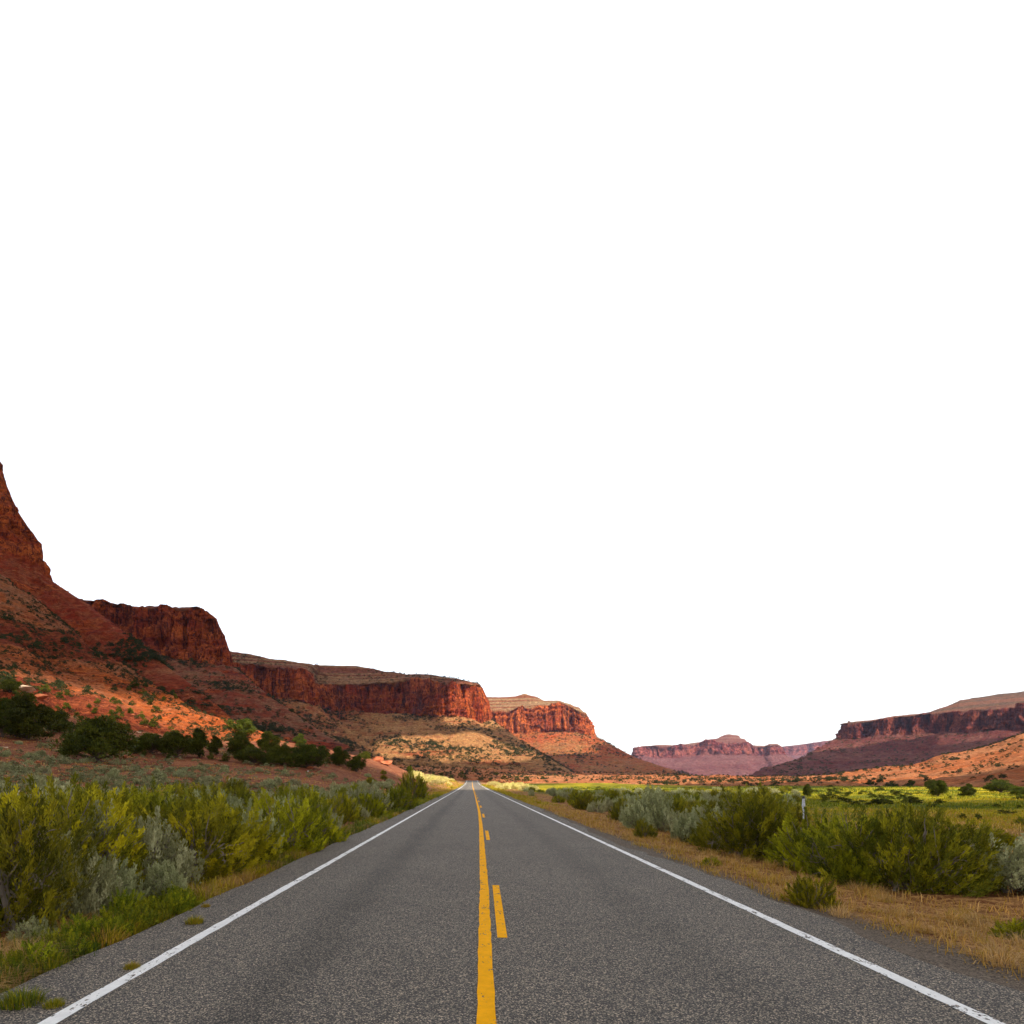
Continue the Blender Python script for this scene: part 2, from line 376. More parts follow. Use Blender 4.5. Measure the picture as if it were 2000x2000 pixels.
LF['W'] = loft('canyon_wall', W, ['plateau'] + ZW[1:], M['rockW'], 1.5, 9.5, 6.0, 16, 53,
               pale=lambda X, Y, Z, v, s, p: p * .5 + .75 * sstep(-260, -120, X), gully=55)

D = C7([
 w6((915, 1362, 2180), (925, 1387, 2070), (930, 1406, 2060), (935, 1425, 2050), (970, 1460, 1800), (1020, 1504, 1500)),
 w6((968, 1361, 2150), (968, 1386, 2040), (975, 1408, 2030), (985, 1429, 2020), (1020, 1466, 1800), (1060, 1504, 1500)),
 w6((1005, 1360, 2150), (1005, 1386, 2028), (1008, 1410, 2020), (1012, 1433, 2010), (1040, 1468, 1790), (1072, 1504, 1500)),
 w6((1025, 1355, 2150), (1030, 1384, 2020), (1032, 1410, 2013), (1034, 1435, 2003), (1056, 1470, 1780), (1084, 1504, 1500)),
 w6((1042, 1359, 2140), (1046, 1381, 2016), (1047, 1407, 2010), (1048, 1433, 2000), (1070, 1469, 1780), (1100, 1504, 1500)),
 w6((1062, 1368, 2130), (1062, 1379, 2012), (1062, 1405, 2006), (1062, 1431, 1998), (1086, 1468, 1780), (1120, 1505, 1500)),
 w6((1088, 1369, 2115), (1088, 1378, 2010), (1087, 1403, 2005), (1085, 1430, 1996), (1112, 1467, 1780), (1148, 1505, 1500)),
 w6((1113, 1374, 2095), (1113, 1379, 2008), (1113, 1405, 2004), (1108, 1430, 1995), (1140, 1467, 1780), (1180, 1505, 1500)),
 w6((1136, 1386, 2060), (1137, 1390, 2012), (1139, 1411, 2010), (1133, 1434, 1998), (1172, 1469, 1780), (1240, 1507, 1490)),
 w6((1145, 1392, 2085), (1150, 1402, 2062), (1157, 1416, 2060), (1164, 1438, 2055), (1242, 1480, 1800), (1346, 1514, 1450)),
 w6((1138, 1395, 2280), (1142, 1404, 2270), (1149, 1418, 2270), (1154, 1441, 2260), (1225, 1483, 2050), (1330, 1515, 1800))])
LF['D'] = loft('red_mesa', D, ZW, M['rockD'], 1.4, 14.0, 8.0, 24, 67, pale=lambda X, Y, Z, v, s, p: p * .8, gully=80)

ZE = ['plateau', 'cap', 'cliff', 'cliff', 'talus', 'talus']
def e6(s, r, m, f, b, Ds, Dr):
    fx, fy = f; bx, by = b
    return [(s[0], s[1], Ds), (r[0], r[1], Dr), (m[0], m[1], Dr - 10), (fx, fy, Dr - 30), ((fx + bx) / 2, fy + (by - fy) * .42, Dr - 300), (bx, by, Dr - 620)]
E = C7([
 e6((1262, 1460), (1256, 1463), (1252, 1470), (1248, 1478), (1215, 1513), 3950, 3930),
 e6((1253, 1457), (1247, 1460), (1245, 1468), (1244, 1477), (1215, 1513), 3720, 3700),
 e6((1281, 1455), (1281, 1457), (1281, 1468), (1281, 1479), (1268, 1513), 3680, 3620),
 e6((1338, 1454), (1338, 1456), (1338, 1467), (1338, 1478), (1330, 1513), 3720, 3600),
 e6((1370, 1448), (1370, 1453), (1370, 1465), (1370, 1476), (1366, 1513), 3800, 3600),
 e6((1401, 1441), (1401, 1452), (1401, 1464), (1401, 1475), (1400, 1513), 3850, 3600),
 e6((1424, 1434), (1424, 1451), (1424, 1463), (1424, 1475), (1425, 1513), 3870, 3600),
 e6((1441, 1437), (1441, 1450), (1441, 1462), (1441, 1475), (1445, 1513), 3850, 3600),
 e6((1456, 1446), (1457, 1451), (1457, 1463), (1457, 1475), (1462, 1513), 3800, 3600),
 e6((1467, 1456), (1467, 1458), (1467, 1467), (1467, 1477), (1478, 1513), 3800, 3650),
 e6((1493, 1457), (1493, 1459), (1493, 1467), (1493, 1477), (1506, 1513), 3780, 3650),
 e6((1503, 1453), (1503, 1455), (1503, 1465), (1503, 1475), (1530, 1513), 3720, 3600),
 e6((1518, 1453), (1518, 1455), (1521, 1465), (1524, 1475), (1570, 1513), 3720, 3600),
 e6((1524, 1456), (1528, 1459), (1532, 1467), (1537, 1474), (1600, 1513), 3760, 3650),
 e6((1520, 1458), (1523, 1461), (1527, 1468), (1530, 1476), (1590, 1514), 3960, 3900)])
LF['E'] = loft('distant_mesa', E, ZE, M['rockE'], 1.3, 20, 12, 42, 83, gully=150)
Fm = C7([
 e6((1440, 1475), (1440, 1477), (1440, 1483), (1440, 1488), (1430, 1512), 6000, 5900),
 e6((1528, 1458), (1528, 1461), (1528, 1470), (1528, 1478), (1510, 1512), 5900, 5800),
 e6((1564, 1454), (1564, 1457), (1562, 1467), (1562, 1476), (1545, 1512), 5800, 5700),
 e6((1609, 1447), (1609, 1450), (1609, 1462), (1609, 1472), (1600, 1512), 5700, 5600),
 e6((1700, 1438), (1700, 1442), (1700, 1455), (1700, 1466), (1700, 1512), 5600, 5500)])
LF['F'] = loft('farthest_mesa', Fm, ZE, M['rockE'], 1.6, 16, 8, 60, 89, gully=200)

Gm = C7([
 w6((1664, 1411, 2560), (1660, 1413, 2540), (1650, 1428, 2535), (1645, 1446, 2520), (1580, 1484, 2260), (1490, 1516, 1900)),
 w6((1648, 1412, 2310), (1640, 1416, 2292), (1634, 1429, 2290), (1631, 1444, 2280), (1564, 1482, 2000), (1462, 1515, 1600)),
 w6((1666, 1410, 2285), (1663, 1412, 2245), (1666, 1426, 2240), (1672, 1442, 2225), (1615, 1481, 1960), (1525, 1517, 1530)),
 w6((1700, 1406, 2265), (1700, 1408, 2205), (1702, 1424, 2198), (1705, 1439, 2185), (1668, 1480, 1930), (1600, 1519, 1450)),
 w6((1735, 1401, 2250), (1735, 1403, 2160), (1735, 1420, 2155), (1737, 1436, 2140), (1710, 1479, 1880), (1660, 1520, 1380)),
 w6((1775, 1396, 2225), (1775, 1398, 2110), (1775, 1416, 2104), (1775, 1434, 2092), (1755, 1478, 1840), (1715, 1520, 1330)),
 w6((1817, 1391, 2215), (1817, 1394, 2060), (1817, 1413, 2055), (1812, 1432, 2045), (1797, 1477, 1800), (1770, 1520, 1290)),
 w6((1849, 1378, 2210), (1849, 1391, 2020), (1848, 1411, 2015), (1846, 1431, 2005), (1836, 1475, 1760), (1815, 1520, 1240)),
 w6((1874, 1367, 2200), (1874, 1390, 1980), (1874, 1410, 1975), (1877, 1430, 1965), (1870, 1474, 1720), (1860, 1520, 1200)),
 w6((1934, 1358, 2150), (1934, 1386, 1900), (1934, 1406, 1895), (1934, 1427, 1885), (1934, 1472, 1640), (1940, 1520, 1100)),
 w6((2000, 1351, 2080), (2000, 1384, 1825), (2000, 1405, 1820), (2000, 1426, 1810), (2005, 1470, 1560), (2020, 1520, 1020)),
 w6((2200, 1325, 1900), (2200, 1365, 1650), (2200, 1388, 1645), (2200, 1412, 1635), (2220, 1460, 1400), (2260, 1520, 860)),
 w6((2500, 1270, 1700), (2500, 1320, 1450), (2500, 1350, 1445), (2500, 1380, 1435), (2540, 1440, 1200), (2600, 1520, 760))])
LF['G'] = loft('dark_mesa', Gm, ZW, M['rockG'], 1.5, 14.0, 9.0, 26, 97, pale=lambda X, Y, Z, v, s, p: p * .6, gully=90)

# H: low red terrace across the valley rising into the orange hill at the right
up = [(700, 1486, 560), (760, 1494, 640), (830, 1498, 760), (900, 1500, 850), (1000, 1503, 900), (1100, 1508, 900), (1250, 1511, 850), (1350, 1514, 780), (1450, 1516, 700), (1564, 1518, 640), (1629, 1512, 610),
      (1692, 1505, 585), (1755, 1496, 565), (1806, 1490, 550), (1834, 1479, 540), (1877, 1468, 530), (1948, 1448, 510), (2000, 1429, 500), (2200, 1368, 460), (2500, 1280, 420)]
lo = [(700, 1512, 400), (760, 1516, 420), (830, 1520, 440), (900, 1523, 460), (1000, 1527, 470), (1100, 1531, 460), (1250, 1534, 400), (1350, 1536, 330), (1450, 1537, 280), (1564, 1538, 250), (1629, 1538, 240),
      (1692, 1539, 230), (1755, 1540, 220), (1806, 1540, 210), (1834, 1541, 205), (1877, 1541, 200), (1948, 1542, 195), (2000, 1542, 190), (2200, 1546, 160), (2500, 1552, 140)]
Hc = []
for a, b in zip(up, lo):
    m = ((a[0] * .55 + b[0] * .45), a[1] * .55 + b[1] * .45, a[2] * .5 + b[2] * .5)
    Hc.append([(a[0], a[1] + 5, a[2] + 120), a, m, b])
LF['H'] = loft('orange_hill', Hc, ['talus', 'talus', 'talus'], M['rockH'], 2.0, 2, 2.4, 12, 103, pale=lambda X, Y, Z, v, s, p: p * .9, gully=30)
LABELS_SETTING = {'A': 'dark red cliff with long rubble slope at left edge', 'C': 'orange rubble spur dotted with bushes below the left cliff', 'B': 'red butte with vertical cracks behind the left slope',
                  'W': 'long red canyon wall with grey stepped cap beyond the road', 'D': 'bright red mesa with pale domed top right of road', 'E': 'hazy purple mesa far down the valley',
                  'F': 'pale blue mesa farthest away behind the purple mesa', 'G': 'dark purple brown mesa rising at the right', 'H': 'low orange hill dotted with scrub at the right'}
for k, l in LABELS_SETTING.items(): LF[k]['o']['label'] = l

# ------------------------------------------------------------------ ground
ctrl = []
def cp(px, D, py): ctrl.append((px, D, CAMH + (CY - py) / F * D))
for px in (900, 1000, 1200, 1500, 1800, 2200, 2800):
    for D_ in (2, 5, 10, 20, 40, 80, 130):
        ctrl.append((px, D_, -.06 if px < 1100 else -.28))
    ctrl.append((px, 200, .0)); ctrl.append((px, 300, .3 if px < 1100 else -.1)); ctrl.append((px, 450, -.6 if px > 1500 else .9)); ctrl.append((px, 800, -2)); ctrl.append((px, 3000, -6))
for px, rows in {-500: [(10, 1700), (20, 1590), (35, 1500), (50, 1455), (70, 1400), (90, 1350), (110, 1320)],
                 0: [(8, 1790), (14, 1640), (20, 1600), (35, 1532), (50, 1495), (70, 1458), (100, 1402), (120, 1358)],
                 200: [(10, 1740), (25, 1592), (40, 1540), (60, 1500), (85, 1466), (110, 1430), (126, 1405)],
                 400: [(15, 1670), (30, 1580), (50, 1533), (70, 1503), (90, 1481), (115, 1456), (140, 1442)],
                 560: [(20, 1634), (40, 1566), (60, 1530), (80, 1507), (100, 1486), (130, 1466), (165, 1452)],
                 680: [(30, 1600), (50, 1560), (70, 1538), (95, 1514), (120, 1493), (150, 1480), (185, 1474)],
                 760: [(50, 1571), (70, 1550), (95, 1532), (125, 1511), (150, 1499), (190, 1490)],
                 800: [(80, 1555), (110, 1542), (140, 1527), (170, 1517), (220, 1509)],
                 850: [(130, 1543), (200, 1532), (300, 1524), (400, 1518)]}.items():
    for D_, py in rows: cp(px, D_, py)
    for D_ in (350, 600, 3000): ctrl.append((px, D_, 4.0 if px < 800 else 1.5))
ctrl = np.array(ctrl)
def uv(px, D): return np.stack([px / 260.0, np.log(np.maximum(D, 1.0)) * 2.6], -1)
CU = uv(ctrl[:, 0], ctrl[:, 1])
CW = ctrl[:, 2] / (ctrl[:, 1] + 20)
K = np.linalg.norm(CU[:, None] - CU[None], axis=-1)
n_ = len(CU)
Am = np.zeros((n_ + 1, n_ + 1)); Am[:n_, :n_] = -K + np.eye(n_) * -.02; Am[:n_, n_] = 1; Am[n_, :n_] = 1
sol = np.linalg.solve(Am, np.concatenate([CW, [0]]))

def road_z(y): return np.interp(y, [-60, 0, 130, 200, 300, 368, 420, 480, 600], [0, 0, .1, .25, .75, 1.5, 2.9, 2.2, 0])
def ground_z(x, y):
    x = np.asarray(x, float); y = np.asarray(y, float)
    sh = x.shape; x = x.ravel(); y = y.ravel()
    D_ = np.maximum(y, 4.0)
    px = np.clip(CX + F * x / D_, -900, 3200)
    U = uv(px, D_)
    z = np.empty(len(x))
    for i in range(0, len(x), 20000):
        kk = np.linalg.norm(U[i:i + 20000, None] - CU[None], axis=-1)
        z[i:i + 20000] = (-kk @ sol[:n_] + sol[n_])
    z *= (D_ + 20)
    z = np.clip(z, -8, 40)
    z = np.where(y > 600, z * (1 - sstep(600, 1500, y)) - 4 * sstep(600, 1500, y), z)
    far = np.hypot(x, y)
    bumps = .10 * fbm(x / 3.1, y / 3.1, 0, 301, 4) + .05 * fbm(x / .7, y / .7, 0, 302, 2) + .5 * fbm(x / 40, y / 40, 0, 303, 3) * sstep(20, 120, far)
    off = sstep(4.6, 7.5, np.abs(x - .3))
    rz = road_z(y) - .03
    near = (y < 600)
    z = z + bumps * sstep(4.8, 8, np.abs(x - .3))
    z = np.where(near, rz * (1 - off) + z * off - .07 * sstep(4.0, 4.5, np.abs(x - .35)) * (1 - off), z)
    z = np.minimum(z, 60)
    return z.reshape(sh)

def axis_x():
    t = np.linspace(-1, 1, 461); a = 6.4
    return np.sinh(a * t) / math.sinh(a) * 12000 * np.where(t < 0, 1, 1)
gx = np.sort(np.concatenate([np.arange(-16, 16, .16), np.sign(np.linspace(-1, 1, 300)) * (16 + (np.exp(np.abs(np.linspace(-1, 1, 300)) * 6.6) - 1) * 16.4)]))
gx = gx[np.concatenate([[True], np.diff(gx) > .03])]
ty = np.linspace(0, 1, 420)
gy = np.concatenate([[-9000, -3000, -900, -300, -120, -60, -30, -15, -6, -2], 1 + (np.exp(ty * 7.6) - 1) * 7.0])
GX, GY = np.meshgrid(gx, gy, indexing='ij')
GZ = ground_z(GX, GY)
def soil_attrs(x, y):
    nz = fbm(x / 6, y / 9, 0, 401, 3)
    left = sstep(0, 1.5, -x - 3 + .0)
    red = left * sstep(6, 16, -x + nz * 3)
    strawr = sstep(4.0, 5.2, x + nz * .3) * (1 - sstep(9, 16, x + nz * 2))
    mead = sstep(9, 16, x + nz * 2) * sstep(22, 34, y + nz * 4)
    grav = sstep(3.6, 3.8, np.abs(x - .0)) * (1 - sstep(4.6, 5.3, np.abs(x) - .25 * nz - .5 * sstep(11, 5, y) + (x < 0) * 1.2))
    nearroad = sstep(95, 135, y) * (1 - sstep(.045, .085, np.abs(x) / np.maximum(y, 60)))
    red = red * (1 - nearroad); strawr = np.maximum(strawr, nearroad)
    return red, strawr, mead, grav
at_red, at_straw, at_mead, at_grav = soil_attrs(GX, GY)

def mat_ground():
    k = NT('desert_ground')
    P = k.geo().outputs['Position']
    n1 = k.noise(P, .35, 6, .65); n2 = k.noise(P, 3.0, 5, .7); n3 = k.noise(P, 22.0, 3, .7)
    red = k.mix(k.ramp(k.math('ADD', k.math('MULTIPLY', n1, .5), k.math('MULTIPLY', n2, .5)), .42, .60), (.145, .038, .018), (.30, .12, .055))
    dirt = k.mix(k.ramp(n2, .38, .62), (.16, .060, .024), (.36, .165, .066))
    straw = k.mix(k.ramp(k.math('ADD', k.math('MULTIPLY', n2, .6), k.math('MULTIPLY', n3, .4)), .42, .60), (.16, .058, .022), (.44, .235, .080))
    md = k.noise(k.mapping(P, (.05, .10, 1)), 1.0, 5, .65)
    mead = k.cramp(md, [(.34, (.06, .075, .006)), (.45, (.10, .105, .006)), (.54, (.29, .23, .006)), (.66, (.40, .28, .010)), (.74, (.34, .23, .07))])
    vg = k.n('ShaderNodeTexVoronoi'); k.set(vg.inputs['Vector'], P); vg.inputs['Scale'].default_value = 70
    grav = k.mix(k.n('ShaderNodeSeparateColor', i_0=vg.outputs['Color']).outputs[0], (.06, .05, .042), (.24, .185, .135))
    c = k.mix(k.attr('red'), dirt, red); c = k.mix(k.attr('straw'), c, straw); c = k.mix(k.attr('mead'), c, mead); c = k.mix(k.attr('grav'), c, grav)
    c = k.mix(1.0, c, k.cramp(n3, [(.25, (.55, .55, .55)), (.75, (1.35, 1.35, 1.35))]), 'MULTIPLY')
    h = k.math('ADD', k.math('MULTIPLY', n2, .7), k.math('MULTIPLY', n3, .2))
    return k.done(k.principled(c, .95, .05, k.bump(h, .9, .2)))
gm = mesh('ground', np.stack([GX, GY, GZ], -1).reshape(-1, 3), [grid_faces(len(gx), len(gy))], mat_ground(),
          dict(red=at_red.ravel(), straw=at_straw.ravel(), mead=at_mead.ravel(), grav=at_grav.ravel()), True)
tag(link('ground', gm), 'red and straw coloured desert ground along the road', None, None, 'structure')

# ------------------------------------------------------------------ road
def mat_asphalt_nodes(k):
    P = k.geo().outputs['Position']
    v = k.n('ShaderNodeTexVoronoi'); k.set(v.inputs['Vector'], P); v.inputs['Scale'].default_value = 108
    cell = k.n('ShaderNodeSeparateColor', i_0=v.outputs['Color']).outputs[0]
    big = k.noise(P, .5, 4, .6); mid = k.noise(P, 4, 4, .7)
    c = k.cramp(cell, [(0, (.022, .021, .020)), (.5, (.056, .050, .044)), (.74, (.11, .096, .078)), (.9, (.27, .22, .16)), (1, (.46, .36, .26))])
    # long wheel bands polished darker, edges dusty
    X = k.n('ShaderNodeSeparateXYZ', i_0=P).outputs[0]
    Xw = k.math('ADD', X, k.math('MULTIPLY', k.noise(k.mapping(P, (.25, .12, 0)), 1, 2), .8))
    def band(c0, w): return k.ramp(k.math('ABSOLUTE', k.math('SUBTRACT', Xw, c0)), 0, w, 1, 0)
    b = k.math('ADD', band(-1.25, .55), k.math('MULTIPLY', band(2.6, .5), .6))
    tone = k.math('SUBTRACT', k.math('MULTIPLY_ADD', big, .5, .80), k.math('MULTIPLY', b, .30))
    tone = k.math('ADD', tone, k.math('MULTIPLY_ADD', mid, .3, -.15))
    hs = k.n('ShaderNodeHueSaturation'); k.set(hs.inputs['Color'], c); k.set(hs.inputs['Value'], k.math('MULTIPLY', tone, 1.22))
    n = k.bump(k.math('ADD', v.outputs['Distance'], k.math('MULTIPLY', cell, .8)), .45, .012)
    return hs.outputs[0], n, P
k = NT('asphalt'); c_, n_b, _ = mat_asphalt_nodes(k)
M['asphalt'] = k.done(k.principled(c_, .85, .25, n_b))
def mat_paint(name, col, seed, worn):
    k = NT(name); ac, an, P = mat_asphalt_nodes(k)
    w1 = k.noise(k.mapping(P, (6, 3, 1), (seed, 0, 0)), 1.0, 6, .75); w2 = k.noise(k.mapping(P, (40, 22, 1), (0, seed, 0)), 1.0, 3, .6)
    m = k.ramp(k.math('ADD', k.math('MULTIPLY', w1, .6), k.math('MULTIPLY', w2, .4)), worn, worn + .025)
    stain = k.mix(k.ramp(k.noise(P, 9, 5, .7), .35, .7), tuple(x * .86 for x in col), col)
    c = k.mix(m, stain, ac)
    return k.done(k.principled(c, .8, .06, an))
M['white'] = mat_paint('white_road_paint', (.90, .89, .86), 3.1, .55)
M['yellow'] = mat_paint('yellow_road_paint', (.98, .44, .001), 7.7, .562)

ry = np.concatenate([np.arange(-30, 0, 1.5), np.arange(0, 40, .25), np.arange(40, 160, 1.0), np.arange(160, 470, 3.0)])
def strip(name, xl, xr, y, dz, mat, nx=2, parent=None, lab=None, skirt=False):
    xl = np.asarray(xl) + np.zeros_like(y); xr = np.asarray(xr) + np.zeros_like(y)
    t = np.linspace(0, 1, nx)[:, None]
    X = xl[None] * (1 - t) + xr[None] * t; Y = y[None] + np.zeros_like(X)
    Z = road_z(Y) + dz + np.zeros_like(X)
    if skirt:
        X = np.concatenate([X[:1] - .03, X, X[-1:] + .03]); Y = np.concatenate([Y[:1], Y, Y[-1:]]); Z = np.concatenate([Z[:1] - .12, Z, Z[-1:] - .12])
    me = mesh(name, np.stack([X, Y, Z], -1).reshape(-1, 3), [grid_faces(*X.shape)], mat)
    o = link(name, me, parent)
    if lab: o['label'] = lab
    return o
el = -3.80 + .05 * fbm(ry / 1.6, ry * 0, 0, 11, 4) + .05 * fbm(ry / 12, ry * 0, 0, 12, 2)
er = 4.22 + .14 * fbm(ry / 1.6, ry * 0, 0, 13, 4) + .18 * fbm(ry / 9, ry * 0, 0, 14, 2) + .25 * np.exp(-((ry - 4.8) / 1.2) ** 2)
road = strip('road', el, er, ry, 0.0, M['asphalt'], 12, skirt=True)
tag(road, 'grey two lane asphalt road running straight ahead', None, None, 'structure')
jit = lambda s: .006 * fbm(ry / .25, ry * 0, 0, s, 2)
strip('edge_line', -2.98 - .065 + jit(1), -2.98 + .065 + jit(2), ry, .005, M['white'], parent=road, lab='worn white edge line along the left side')
strip('edge_line', 3.68 - .065 + jit(3), 3.68 + .065 + jit(4), ry, .005, M['white'], parent=road, lab='white edge line along the right side')
def xc(y): return np.interp(y, [-30, 0, 4.6, 10.5, 25, 38, 77, 154, 480], [-.2, .02, .104, .204, .36, .44, .45, .40, .35])
strip('centre_line', xc(ry) - .07 + jit(5), xc(ry) + .07 + jit(6), ry, .005, M['yellow'], parent=road, lab='solid yellow centre line')
for i in range(14):
    y0 = 7.09 + 11.93 * i
    yy = np.linspace(y0, y0 + 3.6, 16)
    strip('centre_dash', xc(yy) + .19 - .055, xc(yy) + .19 + .055, yy, .005, M['yellow'], parent=road)

# ------------------------------------------------------------------ ray helper on the terrain
def bvh_of(objs):
    V, Fc, off = [], [], 0
    for o in objs:
        me = o.data; n = len(me.vertices)
        co = np.empty(n * 3, np.float32); me.vertices.foreach_get('co', co)
        V.append(co.reshape(-1, 3))
        lp = np.empty(len(me.loops), np.int32); me.loops.foreach_get('vertex_index', lp)
        Fc.append(lp.reshape(-1, 4) + off); off += n
    V = np.concatenate(V); Fc = np.concatenate(Fc)
    return BVHTree.FromPolygons([Vector(v) for v in V.tolist()], Fc.tolist())
BV = bvh_of([bpy.data.objects['ground']] + [LF[q]['o'] for q in 'ACH'])
CAMP = Vector((0, 0, CAMH))
def hit(px, py):
    d = Vector(((px - CX) / F, 1, (CY - py) / F)).normalized()
    loc, nrm, i, dist = BV.ray_cast(CAMP, d)
    return loc
def drop(x, y):
    loc, nrm, i, dist = BV.ray_cast(Vector((x, y, 300)), Vector((0, 0, -1)))
    return loc.z if loc is not None else 0.0

# ------------------------------------------------------------------ plants
def frames(ax, rng):
    ax = ax / np.linalg.norm(ax, axis=-1, keepdims=True)
    r = rng.normal(size=ax.shape); u = np.cross(ax, r); u /= np.linalg.norm(u, axis=-1, keepdims=True) + 1e-9
    return ax, u, np.cross(ax, u)

def leaf_quads(base, axis, length, width, rng):
    """diamond leaves: n,3 arrays"""
    ax, u, w = frames(axis, rng)
    L = length[:, None]; Wd = width[:, None]
    p0 = base; p2 = base + ax * L; mid = base + ax * L * .55
    V = np.stack([p0, mid + u * Wd * .5, p2, mid - u * Wd * .5], 1).reshape(-1, 3)
    n = len(base); i = np.arange(n)[:, None] * 4
    return V, i + np.array([[0, 1, 2, 3]])

def tubes(segs, r0, r1, sides=3):
    """segs: n,m,3 polylines, tapered"""
    n, m, _ = segs.shape
    t = np.gradient(segs, axis=1); t /= np.linalg.norm(t, axis=-1, keepdims=True) + 1e-9
    up = np.array([.31, .17, .93]); u = np.cross(t, up); u /= np.linalg.norm(u, axis=-1, keepdims=True) + 1e-9; w = np.cross(t, u)
    rad = (np.asarray(r0)[:, None] * (1 - np.linspace(0, 1, m))[None] + np.asarray(r1)[:, None] * np.linspace(0, 1, m)[None])[..., None]
    ring = [segs + rad * (u * math.cos(a) + w * math.sin(a)) for a in np.arange(sides) * 2 * math.pi / sides]
    V = np.stack(ring, 2).reshape(-1, 3)
    idx = np.arange(n * m * sides).reshape(n, m, sides)
    q = np.stack([idx[:, :-1], np.roll(idx, -1, 2)[:, :-1], np.roll(idx, -1, 2)[:, 1:], idx[:, 1:]], -1).reshape(-1, 4)
    return V, q

def plume_shrub(seed, n_plume, leaf_per, leaf_len, leaf_w, plume_len, wid, hgt, lobes, spread=.35, upness=.6, fill=.55, maxpolar=1.45):
    """unit-size shrub (width wid, height hgt): upright plumes of leaves on forked stems."""
    rng = np.random.default_rng(seed)
    # main limbs give the crown its lobes
    la = rng.uniform(0, 2 * math.pi, lobes); lp = maxpolar * np.sqrt(rng.uniform(0.02, 1, lobes))
    ld = np.stack([np.sin(lp) * np.cos(la), np.sin(lp) * np.sin(la), np.cos(lp)], -1)
    lr = rng.uniform(.72, 1.05, lobes)
    li = rng.integers(0, lobes, n_plume)
    d = ld[li] + rng.normal(size=(n_plume, 3)) * spread
    d[:, 2] = np.abs(d[:, 2]) * 1.0 + .02; d /= np.linalg.norm(d, axis=-1, keepdims=True)
    rr = lr[li] * (fill + (1 - fill) * rng.uniform(0, 1, n_plume) ** .6)
    scale = np.array([wid * .5, wid * .5, hgt])
    tip = d * rr[:, None] * scale
    ax = d * (1 - upness) * np.array([1.0, 1.0, .6]) + np.array([0, 0, 1]) * upness + rng.normal(size=d.shape) * .12
    ax /= np.linalg.norm(ax, axis=-1, keepdims=True)
    pl = plume_len * rng.uniform(.6, 1.25, n_plume)
    pb = tip - ax * pl[:, None]
    pb[:, 2] = np.maximum(pb[:, 2], .02)
    pv = rng.uniform(0, 1, n_plume) ** 1.7 * .78
    t = rng.uniform(0.0, 1, (n_plume, leaf_per))
    base = pb[:, None] + ax[:, None] * (pl[:, None] * t)[..., None]
    fat = (plume_len * .13) * (1.15 - t)
    base = base + rng.normal(size=base.shape) * fat[..., None] * .8
    la_ = ax[:, None] + rng.normal(size=base.shape) * .30
    V, Q = leaf_quads(base.reshape(-1, 3), la_.reshape(-1, 3), leaf_len * rng.uniform(.6, 1.3, n_plume * leaf_per), leaf_w * rng.uniform(.7, 1.3, n_plume * leaf_per), rng)
    var = np.repeat((pv[:, None] + rng.uniform(0, .25, (n_plume, leaf_per))).ravel(), 4)
    # stems
    root = rng.normal(size=(lobes, 3)) * np.array([wid * .06, wid * .06, 0])
    end = ld * lr[:, None] * scale * .72
    mm = np.linspace(0, 1, 5)[None, :, None]
    mid = (root + end) * .5 + np.array([0, 0, -.06 * hgt]) + rng.normal(size=root.shape) * .04 * wid
    segs = root[:, None] * (1 - mm) ** 2 + 2 * mid[:, None] * mm * (1 - mm) + end[:, None] * mm ** 2
    SV, SQ = tubes(segs, np.full(lobes, .016 * wid), np.full(lobes, .005 * wid), 4)
    pick = rng.choice(n_plume, min(n_plume, 260), replace=False)
    st = end[li[pick]] * rng.uniform(.3, .95, (len(pick), 1)); en = pb[pick] + ax[pick] * .5 * pl[pick, None]
    seg2 = st[:, None] * (1 - mm) + en[:, None] * mm + rng.normal(size=(len(pick), 5, 3)) * .008 * wid
    TV, TQ = tubes(seg2, np.full(len(pick), .006 * wid), np.full(len(pick), .003 * wid), 3)
    return (V, Q, var), (np.concatenate([SV, TV]), np.concatenate([SQ, TQ + len(SV)]))

PROTO = {}
def shrub_proto(kind, i, mat, **kw):
    (V, Q, var), (SV, SQ) = plume_shrub(**kw)
    fm = mesh(kind + '_foliage', V, [Q], mat, dict(var=var)); sm = mesh(kind + '_stems', SV, [SQ], M['wood'])
    PROTO.setdefault(kind, []).append((fm, sm))
for i in range(6):
    shrub_proto('sage', i, M['sage'], seed=100 + i, n_plume=230, leaf_per=80, leaf_len=.042, leaf_w=.016, plume_len=.30, wid=1.25 + .15 * (i % 3), hgt=1.0, lobes=11 + 2 * i, spread=.20, upness=.62, fill=.62, maxpolar=1.38)
    shrub_proto('yg', i, M['yg'], seed=200 + i, n_plume=420, leaf_per=100, leaf_len=.040, leaf_w=.0095, plume_len=.22, wid=1.35 + .12 * (i % 3), hgt=1.0, lobes=16 + 2 * i, spread=.22, upness=.5, fill=.5, maxpolar=1.5)
    shrub_proto('gw', i, M['gw'], seed=300 + i, n_plume=400, leaf_per=100, leaf_len=.046, leaf_w=.0082, plume_len=.26, wid=1.4 + .12 * (i % 3), hgt=1.0, lobes=13 + 2 * i, spread=.24, upness=.5, fill=.55, maxpolar=1.42)
for i in range(3):
    shrub_proto('pale', i, M['pale'], seed=400 + i, n_plume=160, leaf_per=22, leaf_len=.09, leaf_w=.03, plume_len=.22, wid=1.6, hgt=1.0, lobes=12, spread=.25, upness=.5)

